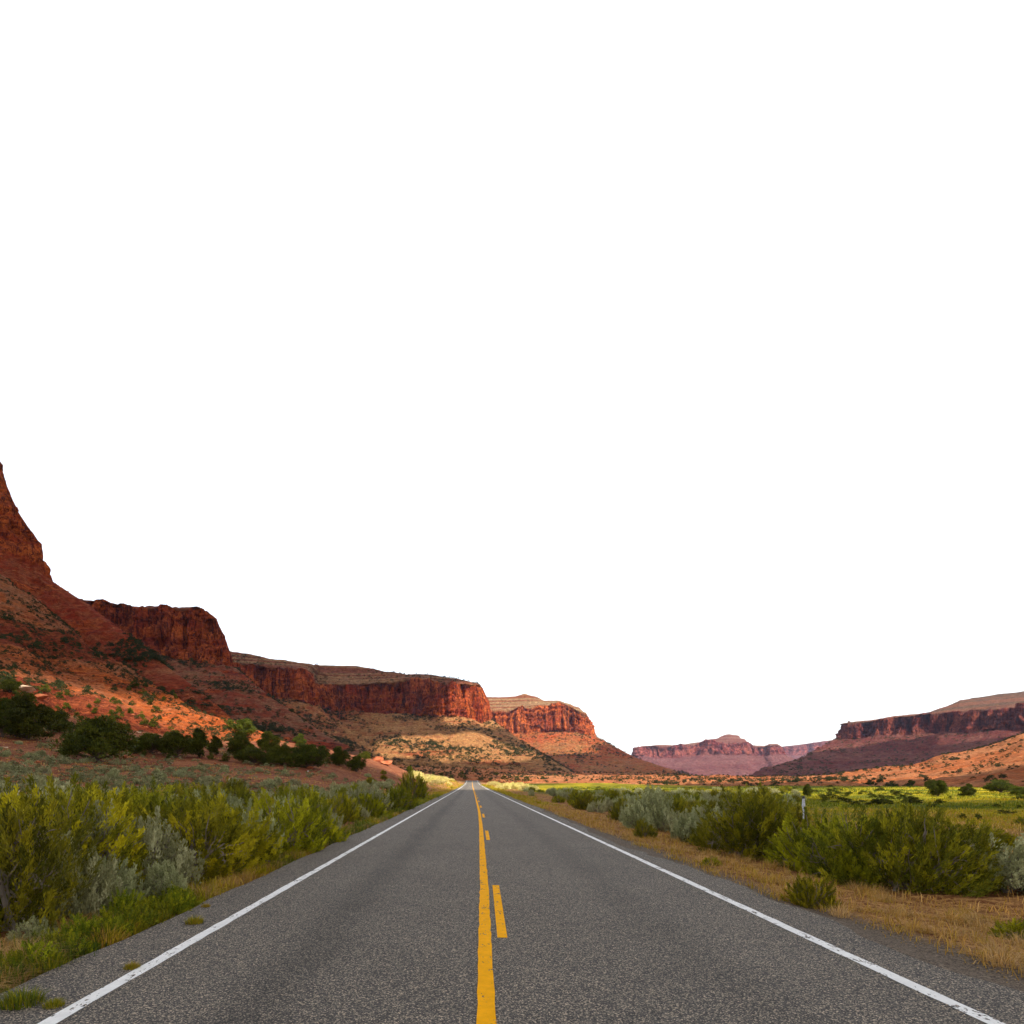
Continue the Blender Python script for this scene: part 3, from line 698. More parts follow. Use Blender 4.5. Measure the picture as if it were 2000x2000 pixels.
FORB = []
for i in range(5):
    (V, Q, var), _ = plume_shrub(seed=450 + i, n_plume=120, leaf_per=26, leaf_len=.085, leaf_w=.024, plume_len=.26, wid=1.7 + .1 * i, hgt=1.0, lobes=12, spread=.25, upness=.55, fill=.5, maxpolar=1.5)
    FORB.append(mesh('green_weed', V, [Q], M['forb'], dict(var=var)))
COUNT = {}
KINDS = {'sage': ('sagebrush', 'shrub'), 'yg': ('rabbitbrush', 'shrub'), 'gw': ('greasewood', 'shrub'), 'pale': ('pale_brush', 'shrub')}
def shrub(kind, x, y, h, label, group=None, w=1.0, rz=None, var=None, sink=.03, detail=True):
    i = COUNT.get(kind, 0); COUNT[kind] = i + 1
    fm, sm = PROTO[kind][(i if var is None else var) % len(PROTO[kind])]
    nm, cat = KINDS[kind]
    r = bpy.data.objects.new(nm, None); COL.objects.link(r); r.empty_display_size = .2
    r.location = (x, y, drop(x, y) - sink * h); r.rotation_euler = (0, 0, rz if rz is not None else i * 2.399)
    r.scale = (h * w, h * w, h)
    tag(r, label, cat, group)
    link('foliage', fm, r)
    if detail: link('stems', sm, r)
    return r
def shrub_px(kind, px, base, top, label, group=None, w=1.0, **kw):
    p = hit(px, base)
    if p is None: return
    return shrub(kind, p.x, p.y, (base - top) / F * p.y * 1.22, label, group, w * .93, **kw)

# shrubs that can be told apart, from the nearest outwards (photo pixel of the foot, height of the top)
LS = 'left of the road'
near = [
 ('gw', 40, 1815, 1590, 'large dark green bush at the left edge of the photo, closest of all bushes', 1.15),
 ('sage', 138, 1790, 1635, 'grey green sagebrush with a tall narrow spray beside the dark bush at the left edge', .9),
 ('sage', 200, 1775, 1672, 'low spreading grey sagebrush between two taller ones at the front of the left verge', 1.0),
 ('sage', 272, 1738, 1572, 'tallest grey sagebrush standing clear in front of yellow green bushes on the left', .92),
 ('sage', 318, 1765, 1690, 'small straggly sagebrush with bare grey twigs at the foot of the tallest sagebrush', 1.15),
 ('sage', 68, 1840, 1786, 'small sagebrush in the bottom left verge just behind the grass', 1.3),
 ('sage', 395, 1715, 1680, 'smallest grey sagebrush tuft standing alone beside the left grass strip', 1.0),
 ('yg', 110, 1745, 1540, 'broad yellow green bush behind the front sagebrush at far left', 1.25),
 ('yg', 175, 1700, 1522, 'tall yellow green bush between the silver sagebrush and the tallest sagebrush', 1.1),
 ('yg', 350, 1715, 1560, 'yellow green bush with a dark hollow base right of the tallest sagebrush', 1.25),
 ('yg', 430, 1695, 1545, 'dense yellow green bush in the middle of the left belt', 1.15),
 ('sage', 62, 1640, 1503, 'big silver grey sagebrush rising above the left bushes near the photo edge', 1.35),
 ('sage', 478, 1680, 1565, 'grey sagebrush squeezed between two yellow green bushes on the left', .9),
 ('yg', 545, 1668, 1541, 'rounded yellow green bush reaching the grass edge on the left', 1.15),
 ('yg', 600, 1650, 1548, 'last yellow green bush of the tall left belt before the grey sagebrush', .95),
 ('gw', 290, 1670, 1532, 'green bush standing behind the tallest sagebrush', 1.2),
 ('sage', 705, 1592, 1530, 'rounded grey sagebrush with pale dead twigs close to the left road edge', 1.35),
 ('gw', 765, 1582, 1532, 'dark green bush beside the rounded sagebrush near the left road edge', 1.2),
 ('gw', 805, 1560, 1507, 'upright dark green bush beside the far left road edge', .9),
 ('gw', 1300, 1612, 1562, 'dark green bush at the front of the right sagebrush belt', 1.3),
 ('sage', 1270, 1620, 1545, 'broad blue grey sagebrush with a dark base in the right belt', 1.25),
 ('sage', 1370, 1645, 1570, 'pale sagebrush next to the first big green bush on the right', 1.2),
 ('gw', 1258, 1636, 1602, 'small green bush standing alone on the right dry grass', .9),
 ('gw', 1455, 1672, 1552, 'big green bush with bare dark stems beneath, right of the pale sagebrush', 1.25),
 ('gw', 1488, 1668, 1552, 'tall green bush directly in front of the white marker post', .8),
 ('gw', 1578, 1652, 1600, 'green bush hiding the lower half of the marker post', 1.3),
 ('yg', 1585, 1700, 1592, 'bright yellow green bush in front of the darker right bushes', 1.2),
 ('gw', 1665, 1722, 1590, 'dense green bush in the middle of the nearest right clump', 1.15),
 ('gw', 1770, 1735, 1572, 'largest dark green bush of the nearest right clump', 1.1),
 ('gw', 1845, 1728, 1600, 'green bush at the right end of the nearest clump', 1.1),
 ('sage', 1965, 1735, 1625, 'grey sagebrush at the right edge of the photo', 1.35),
 ('yg', 1925, 1660, 1612, 'low yellow bush behind the sagebrush at the right edge', 1.8),
 ('yg', 1586, 1768, 1703, 'small isolated green shrub with dry stalks on the right shoulder', 1.0),
 ('yg', 1980, 1835, 1792, 'low green shrub in dry grass at the lower right edge', 1.3),
 ('yg', 1388, 1690, 1672, 'tiny green shrub on the right dry verge', 1.5)]
for kd, px, b, t, lab, w in near: shrub_px(kd, px, b, t, lab, None, w)

rng = random.Random(5)
def poisson(n, gen, rmin, taken):
    out = []
    for _ in range(n * 30):
        if len(out) >= n: break
        p = gen()
        if p is None: continue
        x, y = p; r = rmin(x, y)
        if all((x - a) ** 2 + (y - b) ** 2 > r * r for a, b in taken):
            taken.append((x, y)); out.append(p)
    return out
taken = [(o.location.x, o.location.y) for o in COL.objects if o.parent is None and o.get('category') == 'shrub']
def inview(x, y, m=60): return -m < CX + F * x / y < 2000 + m
# left tall belt close to the verge
def g_leftbelt():
    y = math.exp(rng.uniform(math.log(7.5), math.log(34))); x = -rng.uniform(5.0, 6.2 + .22 * y)
    return (x, y) if inview(x, y, 150) else None
for x, y in poisson(46, g_leftbelt, lambda x, y: .75, taken):
    kd = rng.choice(['yg', 'gw', 'sage'])
    g = {'yg': ('yellow green bush of the dense left roadside belt', 'yellow green bushes in the left belt'), 'gw': ('dark green bush of the dense left roadside belt', 'dark green bushes in the left belt'),
         'sage': ('grey sagebrush mixed into the dense left roadside belt', 'sagebrush in the left belt')}[kd]
    shrub(kd, x, y, rng.uniform(1.2, 1.65), *g, w=rng.uniform(.95, 1.2))
# sagebrush flat behind it
def g_leftsage():
    y = math.exp(rng.uniform(math.log(19), math.log(80))); x = -rng.uniform(5.5 + .10 * y, 12 + .66 * y)
    return (x, y) if inview(x, y, 40) and vnf(x, y) else None
def vnf(x, y): return float(fbm(np.array([x / 7]), np.array([y / 10]), 0, 55, 2)[0]) > -.45
for x, y in poisson(120, g_leftsage, lambda x, y: .8 + .006 * y, taken):
    shrub('sage', x, y, rng.uniform(.45, .85), 'low grey sagebrush scattered on the red flat behind the left belt', 'low sagebrush on the left red flat', w=rng.uniform(1.0, 1.5))
def g_leftedge():
    y = math.exp(rng.uniform(math.log(24), math.log(130))); x = -rng.uniform(5.2, 6.5 + .10 * y)
    return (x, y)
for x, y in poisson(48, g_leftedge, lambda x, y: 1.0 + .004 * y, taken):
    if rng.random() < .55: shrub('sage', x, y, rng.uniform(.8, 1.25), 'grey sagebrush lining the left road edge farther along', 'sagebrush lining the left road edge', w=1.2)
    else: shrub('gw', x, y, rng.uniform(.8, 1.3), 'green bush lining the left road edge farther along', 'green bushes lining the left road edge', w=1.15)
# right belt
def g_right():
    y = math.exp(rng.uniform(math.log(19), math.log(150))); x = rng.uniform(7.0 + .02 * y, 9 + .20 * y + 2.5 * math.sqrt(y))
    px = CX + F * x / y
    return (x, y) if px < 1560 - 2.0 * max(0, 30 - y) else None
for x, y in poisson(235, g_right, lambda x, y: .85 + .006 * y, taken):
    r = rng.random()
    if r < .42: shrub('sage', x, y, rng.uniform(.95, 1.4), 'grey sagebrush of the wide belt on the right of the road', 'sagebrush in the right belt', w=rng.uniform(1.0, 1.4))
    elif r < .85: shrub('gw', x, y, rng.uniform(.9, 1.4), 'green bush of the wide belt on the right of the road', 'green bushes in the right belt', w=rng.uniform(1.0, 1.3))
    else: shrub('yg', x, y, rng.uniform(.7, 1.0), 'yellow green bush of the wide belt on the right of the road', 'yellow green bushes in the right belt', w=1.2)
def g_field():
    y = rng.uniform(9, 34); x = rng.uniform(9.5, 10 + .85 * y); px = CX + F * x / y
    return (x, y) if px > 1800 or (px > 1600 and y > 26) else None
for x, y in poisson(22, g_field, lambda x, y: 1.5, taken):
    shrub('yg', x, y, rng.uniform(.35, .7), 'low yellow bush in the dry grass behind the nearest right bushes', 'low yellow bushes in the dry field', w=1.7)
# pale blooming brush in the sunlit stretch beside the far road
def g_pale():
    y = rng.uniform(140, 330); s = rng.choice([-1, 1])
    x = s * rng.uniform(7.0, 7 + .05 * y) + (.4 if s > 0 else 0)
    return (x, y)
for x, y in poisson(150, g_pale, lambda x, y: 1.6, taken):
    s = 'left' if x < 0 else 'right'
    shrub('pale', x, y, rng.uniform(1.0, 1.7), 'pale yellow brush in the sunlit stretch on the far %s roadside' % s, 'pale brush on the far %s roadside' % s, w=1.4, detail=False)

# ------------------------------------------------------------------ junipers
def juniper_mesh(seed, n_clump, leaf_per, wid, hgt, leaf):
    r = np.random.default_rng(seed)
    th = r.uniform(0, 2 * math.pi, n_clump); hh = r.uniform(.06, 1, n_clump)
    prof = np.sin(np.clip(hh * .86 + .14, 0, 1) * math.pi) ** .55
    rad = prof * wid * .5 * np.sqrt(r.uniform(.25, 1, n_clump)) * (1 + .22 * np.sin(th * 3 + seed))
    c = np.stack([rad * np.cos(th), rad * np.sin(th), hh * hgt * .93], -1)
    nl = 11; lt = r.uniform(0, 2 * math.pi, nl); lh = np.concatenate([[.78, .72, .6], r.uniform(.12, .6, nl - 3)]); lrad = np.concatenate([[.05, .12, .18], r.uniform(.24, .36, nl - 3)]) * wid
    lc = np.stack([lrad * np.cos(lt), lrad * np.sin(lt), lh * hgt], -1); ls = r.uniform(.13, .24, nl)
    li = r.integers(0, nl, n_clump); dv = r.normal(size=(n_clump, 3)); dv /= np.linalg.norm(dv, axis=-1, keepdims=True)
    c2 = lc[li] + dv * (ls[li] * r.uniform(.55, 1.05, n_clump))[:, None] * np.array([wid, wid, hgt * .9])
    c = np.where((r.uniform(size=n_clump) < .8)[:, None], c2, c * np.array([.8, .8, .8])); c[:, 2] = np.maximum(c[:, 2], .03)
    cr = r.uniform(.045, .105, n_clump) * wid
    dirs = r.normal(size=(n_clump, leaf_per, 3)); dirs /= np.linalg.norm(dirs, axis=-1, keepdims=True)
    dirs[..., 2] = np.where(r.uniform(size=dirs.shape[:2]) < .6, np.abs(dirs[..., 2]), dirs[..., 2])
    base = c[:, None] + dirs * (cr[:, None] * r.uniform(.6, 1.1, (n_clump, leaf_per)))[..., None] * np.array([1, 1, .8])
    base[..., 2] = np.maximum(base[..., 2], .03)
    ax = dirs + r.normal(size=dirs.shape) * .5 + np.array([0, 0, .5])
    n = n_clump * leaf_per
    V, Q = leaf_quads(base.reshape(-1, 3), ax.reshape(-1, 3), leaf * r.uniform(.6, 1.4, n), leaf * .42 * r.uniform(.7, 1.3, n), r)
    var = np.repeat((r.uniform(0, .7, n_clump)[:, None] + r.uniform(0, .3, (n_clump, leaf_per))).ravel(), 4)
    lim = r.choice(n_clump, min(26, n_clump), replace=False)
    mm = np.linspace(0, 1, 5)[None, :, None]
    st = np.zeros((len(lim), 3)); st[:, 2] = c[lim, 2] * .35
    segs = st[:, None] * (1 - mm) + c[lim][:, None] * mm
    SV, SQ = tubes(segs, np.full(len(lim), .022 * wid), np.full(len(lim), .006 * wid), 4)
    tr = np.array([[[0, 0, -.15 * hgt], [.02, .01, .1 * hgt], [-.01, .02, .3 * hgt], [.02, 0, .5 * hgt], [0, 0, .8 * hgt]]])
    TV, TQ = tubes(tr, np.array([.055 * wid]), np.array([.012 * wid]), 8)
    return (V, Q, var), (np.concatenate([TV, SV]), np.concatenate([TQ, SQ + len(TV)]))
JUN = []
for i in range(5):
    (V, Q, var), (TV, TQ) = juniper_mesh(500 + i, 190, 80, [1.1, 1.35, .8, 1.5, 1.0][i], 1.0, .06)
    JUN.append((mesh('juniper_crown', V, [Q], M['jun'], dict(var=var)), mesh('juniper_trunk', TV, [TQ], M['trunk'])))
JW = [1.1, 1.35, .8, 1.5, 1.0]
def juniper(px, base, top, wpx, label, v=None, group=None):
    p = hit(px, base)
    if p is None: return
    h = (base - top) / F * p.y
    best = min(range(5), key=lambda i: abs(JW[i] - wpx / (base - top))) if v is None else v
    r = bpy.data.objects.new('juniper_tree', None); COL.objects.link(r)
    r.location = p; r.scale = (wpx / F * p.y / JW[best],) * 2 + (h,); r.rotation_euler = (0, 0, (px * .37) % 6.28)
    tag(r, label, 'tree', group)
    link('crown', JUN[best][0], r); link('trunk', JUN[best][1], r)
    return r
J = [
 (186, 1487, 1406, 122, 'biggest broad dark juniper standing alone at the foot of the left slope'),
 (52, 1444, 1362, 74, 'tall open juniper with a visible dark trunk near the left edge'),
 (110, 1430, 1388, 52, 'rounded juniper between the tall open juniper and the biggest juniper'),
 (4, 1440, 1392, 46, 'juniper cut by the left photo edge beside the tall open juniper'),
 (12, 1402, 1366, 36, 'small juniper above the one cut by the left photo edge'),
 (18, 1352, 1328, 38, 'yellowish juniper on the ledge highest at the left edge'),
 (262, 1472, 1444, 26, 'small bushy juniper just right of the biggest juniper'),
 (296, 1472, 1434, 52, 'wide juniper second to the right of the biggest juniper'),
 (345, 1480, 1432, 52, 'juniper with a pointed top in the middle of the left row'),
 (389, 1479, 1428, 36, 'narrow oval juniper in the left row beside the pointed one'),
 (422, 1474, 1441, 26, 'small cone shaped juniper in a gap of the left row'),
 (476, 1441, 1406, 38, 'juniper standing up on the bank above the left row'),
 (470, 1478, 1432, 42, 'juniper with a greyish bare branch in the left row'),
 (525, 1468, 1432, 34, 'juniper behind the dense clump, left one of two tall ones'),
 (498, 1493, 1462, 60, 'low wide juniper at the left end of the dense dark clump'),
 (550, 1494, 1456, 46, 'juniper in the middle of the dense dark clump'),
 (602, 1501, 1456, 72, 'darkest and widest juniper of the dense clump'),
 (586, 1458, 1435, 20, 'small juniper on the orange bank behind the dense clump'),
 (627, 1484, 1458, 26, 'juniper rising behind the right end of the dense clump'),
 (662, 1495, 1461, 30, 'upright juniper alone on red soil right of the dense clump'),
 (695, 1507, 1478, 32, 'round juniper in front of the red ledge'),
 (713, 1484, 1467, 22, 'juniper bush just left of the red ledge'),
 (800, 1512, 1495, 14, 'small juniper at the tip of the red spur near the road'),
 (1832, 1555, 1523, 34, 'largest round dark tree on the right meadow'),
 (1820, 1541, 1522, 26, 'dark tree directly behind the largest round meadow tree'),
 (1891, 1554, 1530, 25, 'oval dark tree alone on the right meadow'),
 (1955, 1549, 1522, 54, 'wide dark tree on the meadow near the right edge'),
 (1992, 1554, 1536, 42, 'low dark bushy tree in front of the wide one at the right edge'),
 (1779, 1534, 1523, 14, 'small dark tree where the meadow meets the orange hill'),
 (1577, 1557, 1531, 19, 'dark bush standing behind the white marker post')]
for px, b, t, w, lab in J: juniper(px, b, t - (.1 * (b - t) if px < 700 else 0), w * (1.22 if px < 760 else 1.0), lab)

# smaller bushes on the slopes
BUSH = []
for i in range(5):
    (V, Q, var), _ = juniper_mesh(560 + i, 22, 26, [1.3, 1.6, 1.0, 1.9, 1.2][i], 1.0, .19)
    BUSH.append((V, Q, var, mesh('bush', V, [Q], M['scrub'], dict(var=var))))
JB = []
for i in range(4):
    (V, Q, var), _ = juniper_mesh(580 + i, 34, 40, [1.2, 1.5, 1.0, 1.7][i], 1.0, .13)
    JB.append(mesh('juniper_bush', V, [Q], M['jun'], dict(var=var)))
def bush(name, me, p, h, w, label, group, cat='bush'):
    o = link(name, me); o.location = p; o.scale = (h * w, h * w, h); o.rotation_euler = (0, 0, (p[0] * 13.7 + p[1]) % 6.28)
    return tag(o, label, cat, group)
def px_bush(px, base, h_px, label, group=None, w=1.0):
    p = hit(px, base)
    if p is not None: bush('juniper_bush', JB[int(px) % 4], p, h_px / F * p.y, w, label, group)
for px, b, h in [(191, 1374, 10), (225, 1375, 13), (175, 1382, 8), (186, 1394, 13), (225, 1407, 20), (232, 1391, 12), (254, 1394, 12), (259, 1377, 8), (294, 1377, 11), (265, 1341, 13), (283, 1342, 9), (279, 1357, 12), (252, 1349, 9), (111, 1384, 8),
                 (38, 1342, 12), (85, 1352, 16), (118, 1364, 14), (130, 1359, 12), (66, 1370, 10), (30, 1362, 14), (300, 1364, 10), (283, 1416, 14), (300, 1420, 18), (335, 1438, 18), (342, 1364, 10), (320, 1368, 8), (338, 1355, 9), (275, 1402, 12), (305, 1392, 14), (312, 1404, 8), (440, 1410, 6), (450, 1425, 20), (412, 1484, 13), (440, 1488, 16), (330, 1484, 12), (282, 1478, 12), (520, 1496, 16), (575, 1499, 16), (640, 1492, 12), (680, 1498, 10), (100, 1440, 12), (150, 1402, 12), (20, 1420, 22), (70, 1400, 16), (130, 1385, 14), (250, 1425, 13)]:
    px_bush(px, b, h, 'dark juniper bush standing out on the orange spur below the left cliff', 'juniper bushes on the orange spur')

def sampler(lf, rng_, n, rows=None, zone='talus', dens=None):
    G = lf['G']; c = (G[:-1, :-1] + G[1:, 1:]) * .5
    ar = np.linalg.norm(np.cross(G[1:, :-1] - G[:-1, :-1], G[:-1, 1:] - G[:-1, :-1]), axis=-1)
    zm = (lf['zn'][:-1] == zone)[None] & np.ones(ar.shape, bool)
    w = ar * zm
    if dens is not None: w = w * dens(c[..., 0], c[..., 1], c[..., 2])
    p_ = CX + F * c[..., 0] / c[..., 1]; w = w * ((p_ > -15) & (p_ < 2015))
    w = w.ravel() / w.sum()
    idx = rng_.choice(len(w), n, p=w)
    return c.reshape(-1, 3)[idx] + np.array([0, 0, -.1])
nr = np.random.default_rng(77)
clump = lambda s, sc: (lambda X, Y, Z: np.clip(.35 + fbm(X / sc, Y / sc, Z / sc, s, 3), .03, 1.5))
pts = sampler(LF['C'], nr, 275, dens=clump(1, 22))
for p in pts:
    h = float(nr.choice([.5, .7, .9, 1.3, 1.8, 2.2], p=[.25, .25, .2, .14, .1, .06]))
    bush('slope_bush', BUSH[nr.integers(5)][3], p, h, 1.0, 'small dark bush dotted on the orange spur below the left cliff', 'small bushes on the orange spur')
pts = sampler(LF['H'], nr, 295, dens=lambda X, Y, Z: np.clip(.4 + fbm(X / 30, Y / 30, 0, 3, 3), .05, 1.5) / (Y / 200) ** 1.2)
for p in pts:
    h = float(nr.uniform(.8, 2.5))
    bush('hill_bush', BUSH[nr.integers(5)][3], p, h, 1.15, 'dark scrub bush dotted on the low orange hill at the right', 'scrub bushes on the orange hill')
# dark bushes of the meadow
MB_ = [(1620, 1551, 6, 14), (1658, 1553, 8, 22), (1680, 1552, 6, 10), (1700, 1553, 5, 14), (1727, 1558, 9, 18), (1744, 1549, 7, 13), (1795, 1551, 6, 9), (1735, 1571, 7, 14), (1825, 1578, 9, 16), (1812, 1577, 5, 8), (1945, 1577, 7, 14),
       (1965, 1590, 8, 30), (1910, 1605, 16, 20), (1880, 1601, 12, 18), (1888, 1575, 4, 9), (1925, 1575, 4, 12), (1640, 1562, 4, 12), (1685, 1566, 4, 15), (1755, 1554, 4, 12), (1772, 1552, 4, 14), (1856, 1561, 7, 10), (1610, 1566, 5, 12), (1990, 1578, 6, 12)]
for px, b, h, w in MB_:
    p = hit(px, b)
    if p is not None: bush('meadow_bush', JB[int(px) % 4], p, h / F * p.y, w / h * .75, 'dark low bush dotted across the yellow green meadow', 'dark bushes on the meadow')
for i in range(70):
    y = math.exp(nr.uniform(math.log(55), math.log(230))); px = nr.uniform(1100 if y > 150 else 1500, 2010); x = (px - CX) / F * y
    bush('meadow_bush', JB[i % 4], (x, y, drop(x, y) - .05), float(nr.uniform(.3, .75)), 2.0, 'dark low bush dotted across the yellow green meadow', 'dark bushes on the meadow')
# dark trees beyond the crest
for px, b, h, w in [(862, 1520, 13, 12), (882, 1521, 9, 14), (901, 1519, 14, 11), (908, 1522, 8, 10), (846, 1514, 8, 9), (958, 1524, 7, 12), (985, 1522, 8, 12), (1010, 1523, 9, 12), (1030, 1525, 10, 13), (1060, 1522, 7, 12), (820, 1514, 8, 8), (940, 1523, 6, 12), (970, 1514, 7, 9), (925, 1507, 8, 6), (868, 1494, 9, 7), (1040, 1503, 8, 6)]:
    p = hit(px, b)
    if p is not None: bush('valley_tree', JB[int(px) % 4], p - Vector((0, 0, .3)), h / F * p.y, w / h * .8, 'dark bushy tree on the shaded red terrace beyond the end of the road', 'dark trees beyond the end of the road', 'tree')

def stuff_bushes(name, parts, label, mat):
    V, Q, var, off = [], [], [], 0
    for pts, hs, w in parts:
        for p, h in zip(pts, hs):
            bv, bq, bvar, _ = BUSH[nr.integers(5)]
            a = nr.uniform(0, 6.28); ca, sa = math.cos(a), math.sin(a)
            sel = slice(0, len(bv) // 12 * 4)                      # a quarter of the leaves is plenty this far away
            q = bv[sel] * np.array([h * w, h * w, h]); V.append(np.stack([q[:, 0] * ca - q[:, 1] * sa, q[:, 0] * sa + q[:, 1] * ca, q[:, 2]], -1) + p)
            nq = len(q) // 4; Q.append(bq[:nq] + off); var.append(bvar[sel]); off += len(q)
    me = mesh(name, np.concatenate(V), [np.concatenate(Q)], mat, dict(var=np.concatenate(var)))
    return tag(link(name, me), label, 'scrub', None, 'stuff')
def far_set(key, n, hr, s, sc, w=1.3, zone='talus', dens=None):
    pts = sampler(LF[key], nr, n, dens=dens or clump(s, sc), zone=zone)
    return pts, nr.uniform(*hr, n), w
stuff_bushes('far_scrub', [far_set('A', 1500, (.9, 2.4), 2, 30, dens=lambda X, Y, Z: (Z < 75) * np.clip(.25 + fbm(X / 25, Y / 25, Z / 25, 2, 3), .0, 1.5)), far_set('C', 3400, (.3, 1.0), 5, 12), far_set('B', 1500, (1.8, 4.2), 6, 50), far_set('W', 2600, (2.4, 5), 7, 60),
             far_set('W', 260, (2, 4), 7, 60, zone='cap'), far_set('D', 900, (3, 6), 8, 90), far_set('G', 900, (3, 6), 10, 90), far_set('H', 2200, (.9, 2.6), 9, 40)], 'far dark scrub sprinkled over the rubble slopes', M['scrub'])

X_ = nr.uniform(0, 1, 1700); Y_ = 22 * np.exp(X_ * math.log(120 / 22)); P_ = nr.uniform(-20, 800, 1700); xx = (P_ - CX) / F * Y_
ok = (xx < -7 - .03 * Y_) & (fbm(xx / 9, Y_ / 14, 0, 611, 3) > -.3); xx, yy = xx[ok], Y_[ok]
stuff_bushes('low_scrub', [(np.stack([xx, yy, ground_z(xx, yy)], -1), nr.uniform(.18, .62, len(xx)), 1.5)], 'low grey green scrub covering the red flat on the left', M['lowsage'])

# ------------------------------------------------------------------ rocks
def rock_mesh(seed, flat=.6, sub=3):
    r = np.random.default_rng(seed)
    import bmesh
    bm = bmesh.new(); bmesh.ops.create_icosphere(bm, subdivisions=sub, radius=.5)
    P = np.array([v.co for v in bm.verts])
    P = P * (1 + .5 * fbm(P[:, 0] * 1.8, P[:, 1] * 1.8, P[:, 2] * 1.8, seed, 3)[:, None])
    for _ in range(9):                                              # chisel facets
        d = r.normal(size=3); d /= np.linalg.norm(d); t = P @ d; lim = np.percentile(t, 84); P = P - np.maximum(0, t - lim)[:, None] * d
    P[:, 2] *= flat
    for v, q in zip(bm.verts, P): v.co = q
    me = bpy.data.meshes.new('boulder'); bm.to_mesh(me); bm.free()
    return me
def mat_boulder(name, a, b):
    k = NT(name); P = k.n('ShaderNodeTexCoord').outputs['Object']
    n = k.noise(P, 3, 6, .65)
    return k.done(k.principled(k.mix(k.ramp(n, .35, .65), a, b), .95, .05, k.bump(n, .6, .15)))
M['bred'] = mat_boulder('red_boulder', (.25, .06, .025), (.40, .13, .06)); M['btan'] = mat_boulder('tan_boulder', (.40, .24, .14), (.58, .42, .28)); M['bwhite'] = mat_boulder('white_boulder', (.65, .6, .55), (.8, .77, .72))
RK = [rock_mesh(700 + i, [.55, .7, .45, .8][i]) for i in range(4)]
RKM = {}
def rock(px, py, wpx, hfrac, mat, label, group=None, z=0):
    p = hit(px, py)
    if p is None: return
    i = int(px) % 4
    if (i, mat) not in RKM:
        me = RK[i].copy(); me.materials.append(M[mat]); RKM[(i, mat)] = me
    o = link('boulder', RKM[(i, mat)]); s = wpx / F * p.y
    o.location = p + Vector((0, 0, s * .12 + z)); o.scale = (s, s, s * hfrac); o.rotation_euler = (0, 0, px * .7)
    return tag(o, label, 'rock', group)
rock(870, 1521, 9, 1.4, 'bwhite', 'white boulder beside the far left roadside')
rock(602, 1507, 4, 1.6, 'bwhite', 'tiny white stone in the sagebrush below the dense juniper clump')
rock(735, 1487, 26, .8, 'bred', 'long red ledge block on top of the red spur')
rock(756, 1484, 13, 1.0, 'bred', 'red block perched at the right end of the ledge')
rock(752, 1494, 34, .8, 'bred', 'red overhanging boulder under the ledge')
rock(770, 1490, 12, .7, 'bred', 'small red block at the right foot of the ledge')
rock(606, 1502, 16, 1.0, 'bred', 'red boulder in front of the dense juniper clump')
rock(673, 1493, 10, 1.5, 'bred', 'red boulder between the upright and the round juniper')
rock(242, 1480, 14, 1.1, 'bred', 'brown boulder at the right foot of the biggest juniper')
rock(8, 1462, 16, .6, 'btan', 'pale tan slab lying at the left photo edge')
rock(90, 1416, 22, .5, 'btan', 'pale slab beside the rounded juniper on the left slope')
rock(50, 1352, 40, .8, 'btan', 'cream sunlit ledge under the small junipers high on the left')
rock(78, 1366, 30, .9, 'bred', 'orange ledge below the cream ledge high on the left')
rock(272, 1432, 12, .8, 'btan', 'cream block at the lower edge of the orange spur')
for i in range(70):
    px = nr.uniform(0, 640); py = nr.uniform(1385, 1500) if px < 300 else nr.uniform(1440, 1505)
    rock(px, py, float(nr.uniform(3, 9)), float(nr.uniform(.5, 1)), 'bred' if nr.random() < .7 else 'btan', 'small loose stone lying on the red slope among the junipers', 'loose stones on the red slope')

rb = []
for i in range(4):
    m_ = rock_mesh(740 + i, .6, 2); P_ = np.array([v.co for v in m_.vertices]); rb.append((P_, np.array([tuple(q.vertices) for q in m_.polygons])))
def rubble(sets, label):
    V, Q, off = [], [], 0
    for pts, lo_, hi_ in sets:
        for p in pts:
            P_, T_ = rb[nr.integers(4)]; s_ = lo_ + (hi_ - lo_) * nr.random() ** 3; a = nr.uniform(0, 6.28); ca, sa = math.cos(a), math.sin(a)
            q = P_ * s_ * nr.uniform(.7, 1.3, 3); V.append(np.stack([q[:, 0] * ca - q[:, 1] * sa, q[:, 0] * sa + q[:, 1] * ca, q[:, 2]], -1) + p); Q.append(T_ + off); off += len(q)
    tag(link('rubble', mesh('rubble', np.concatenate(V), [np.concatenate(Q)], M['bred'])), label, 'rubble', None, 'stuff')
yy = np.exp(nr.uniform(math.log(22), math.log(140), 500)); pp_ = nr.uniform(-10, 780, 500); xx = (pp_ - CX) / F * yy; ok = xx < -8 - .03 * yy; xx, yy = xx[ok], yy[ok]
rubble([(sampler(LF['C'], nr, 600, dens=clump(31, 14)), .25, 1.6), (sampler(LF['A'], nr, 700, dens=clump(32, 30)), .5, 3.0), (np.stack([xx, yy, ground_z(xx, yy)], -1), .06, .5)], 'loose red rubble lying on the left slopes')

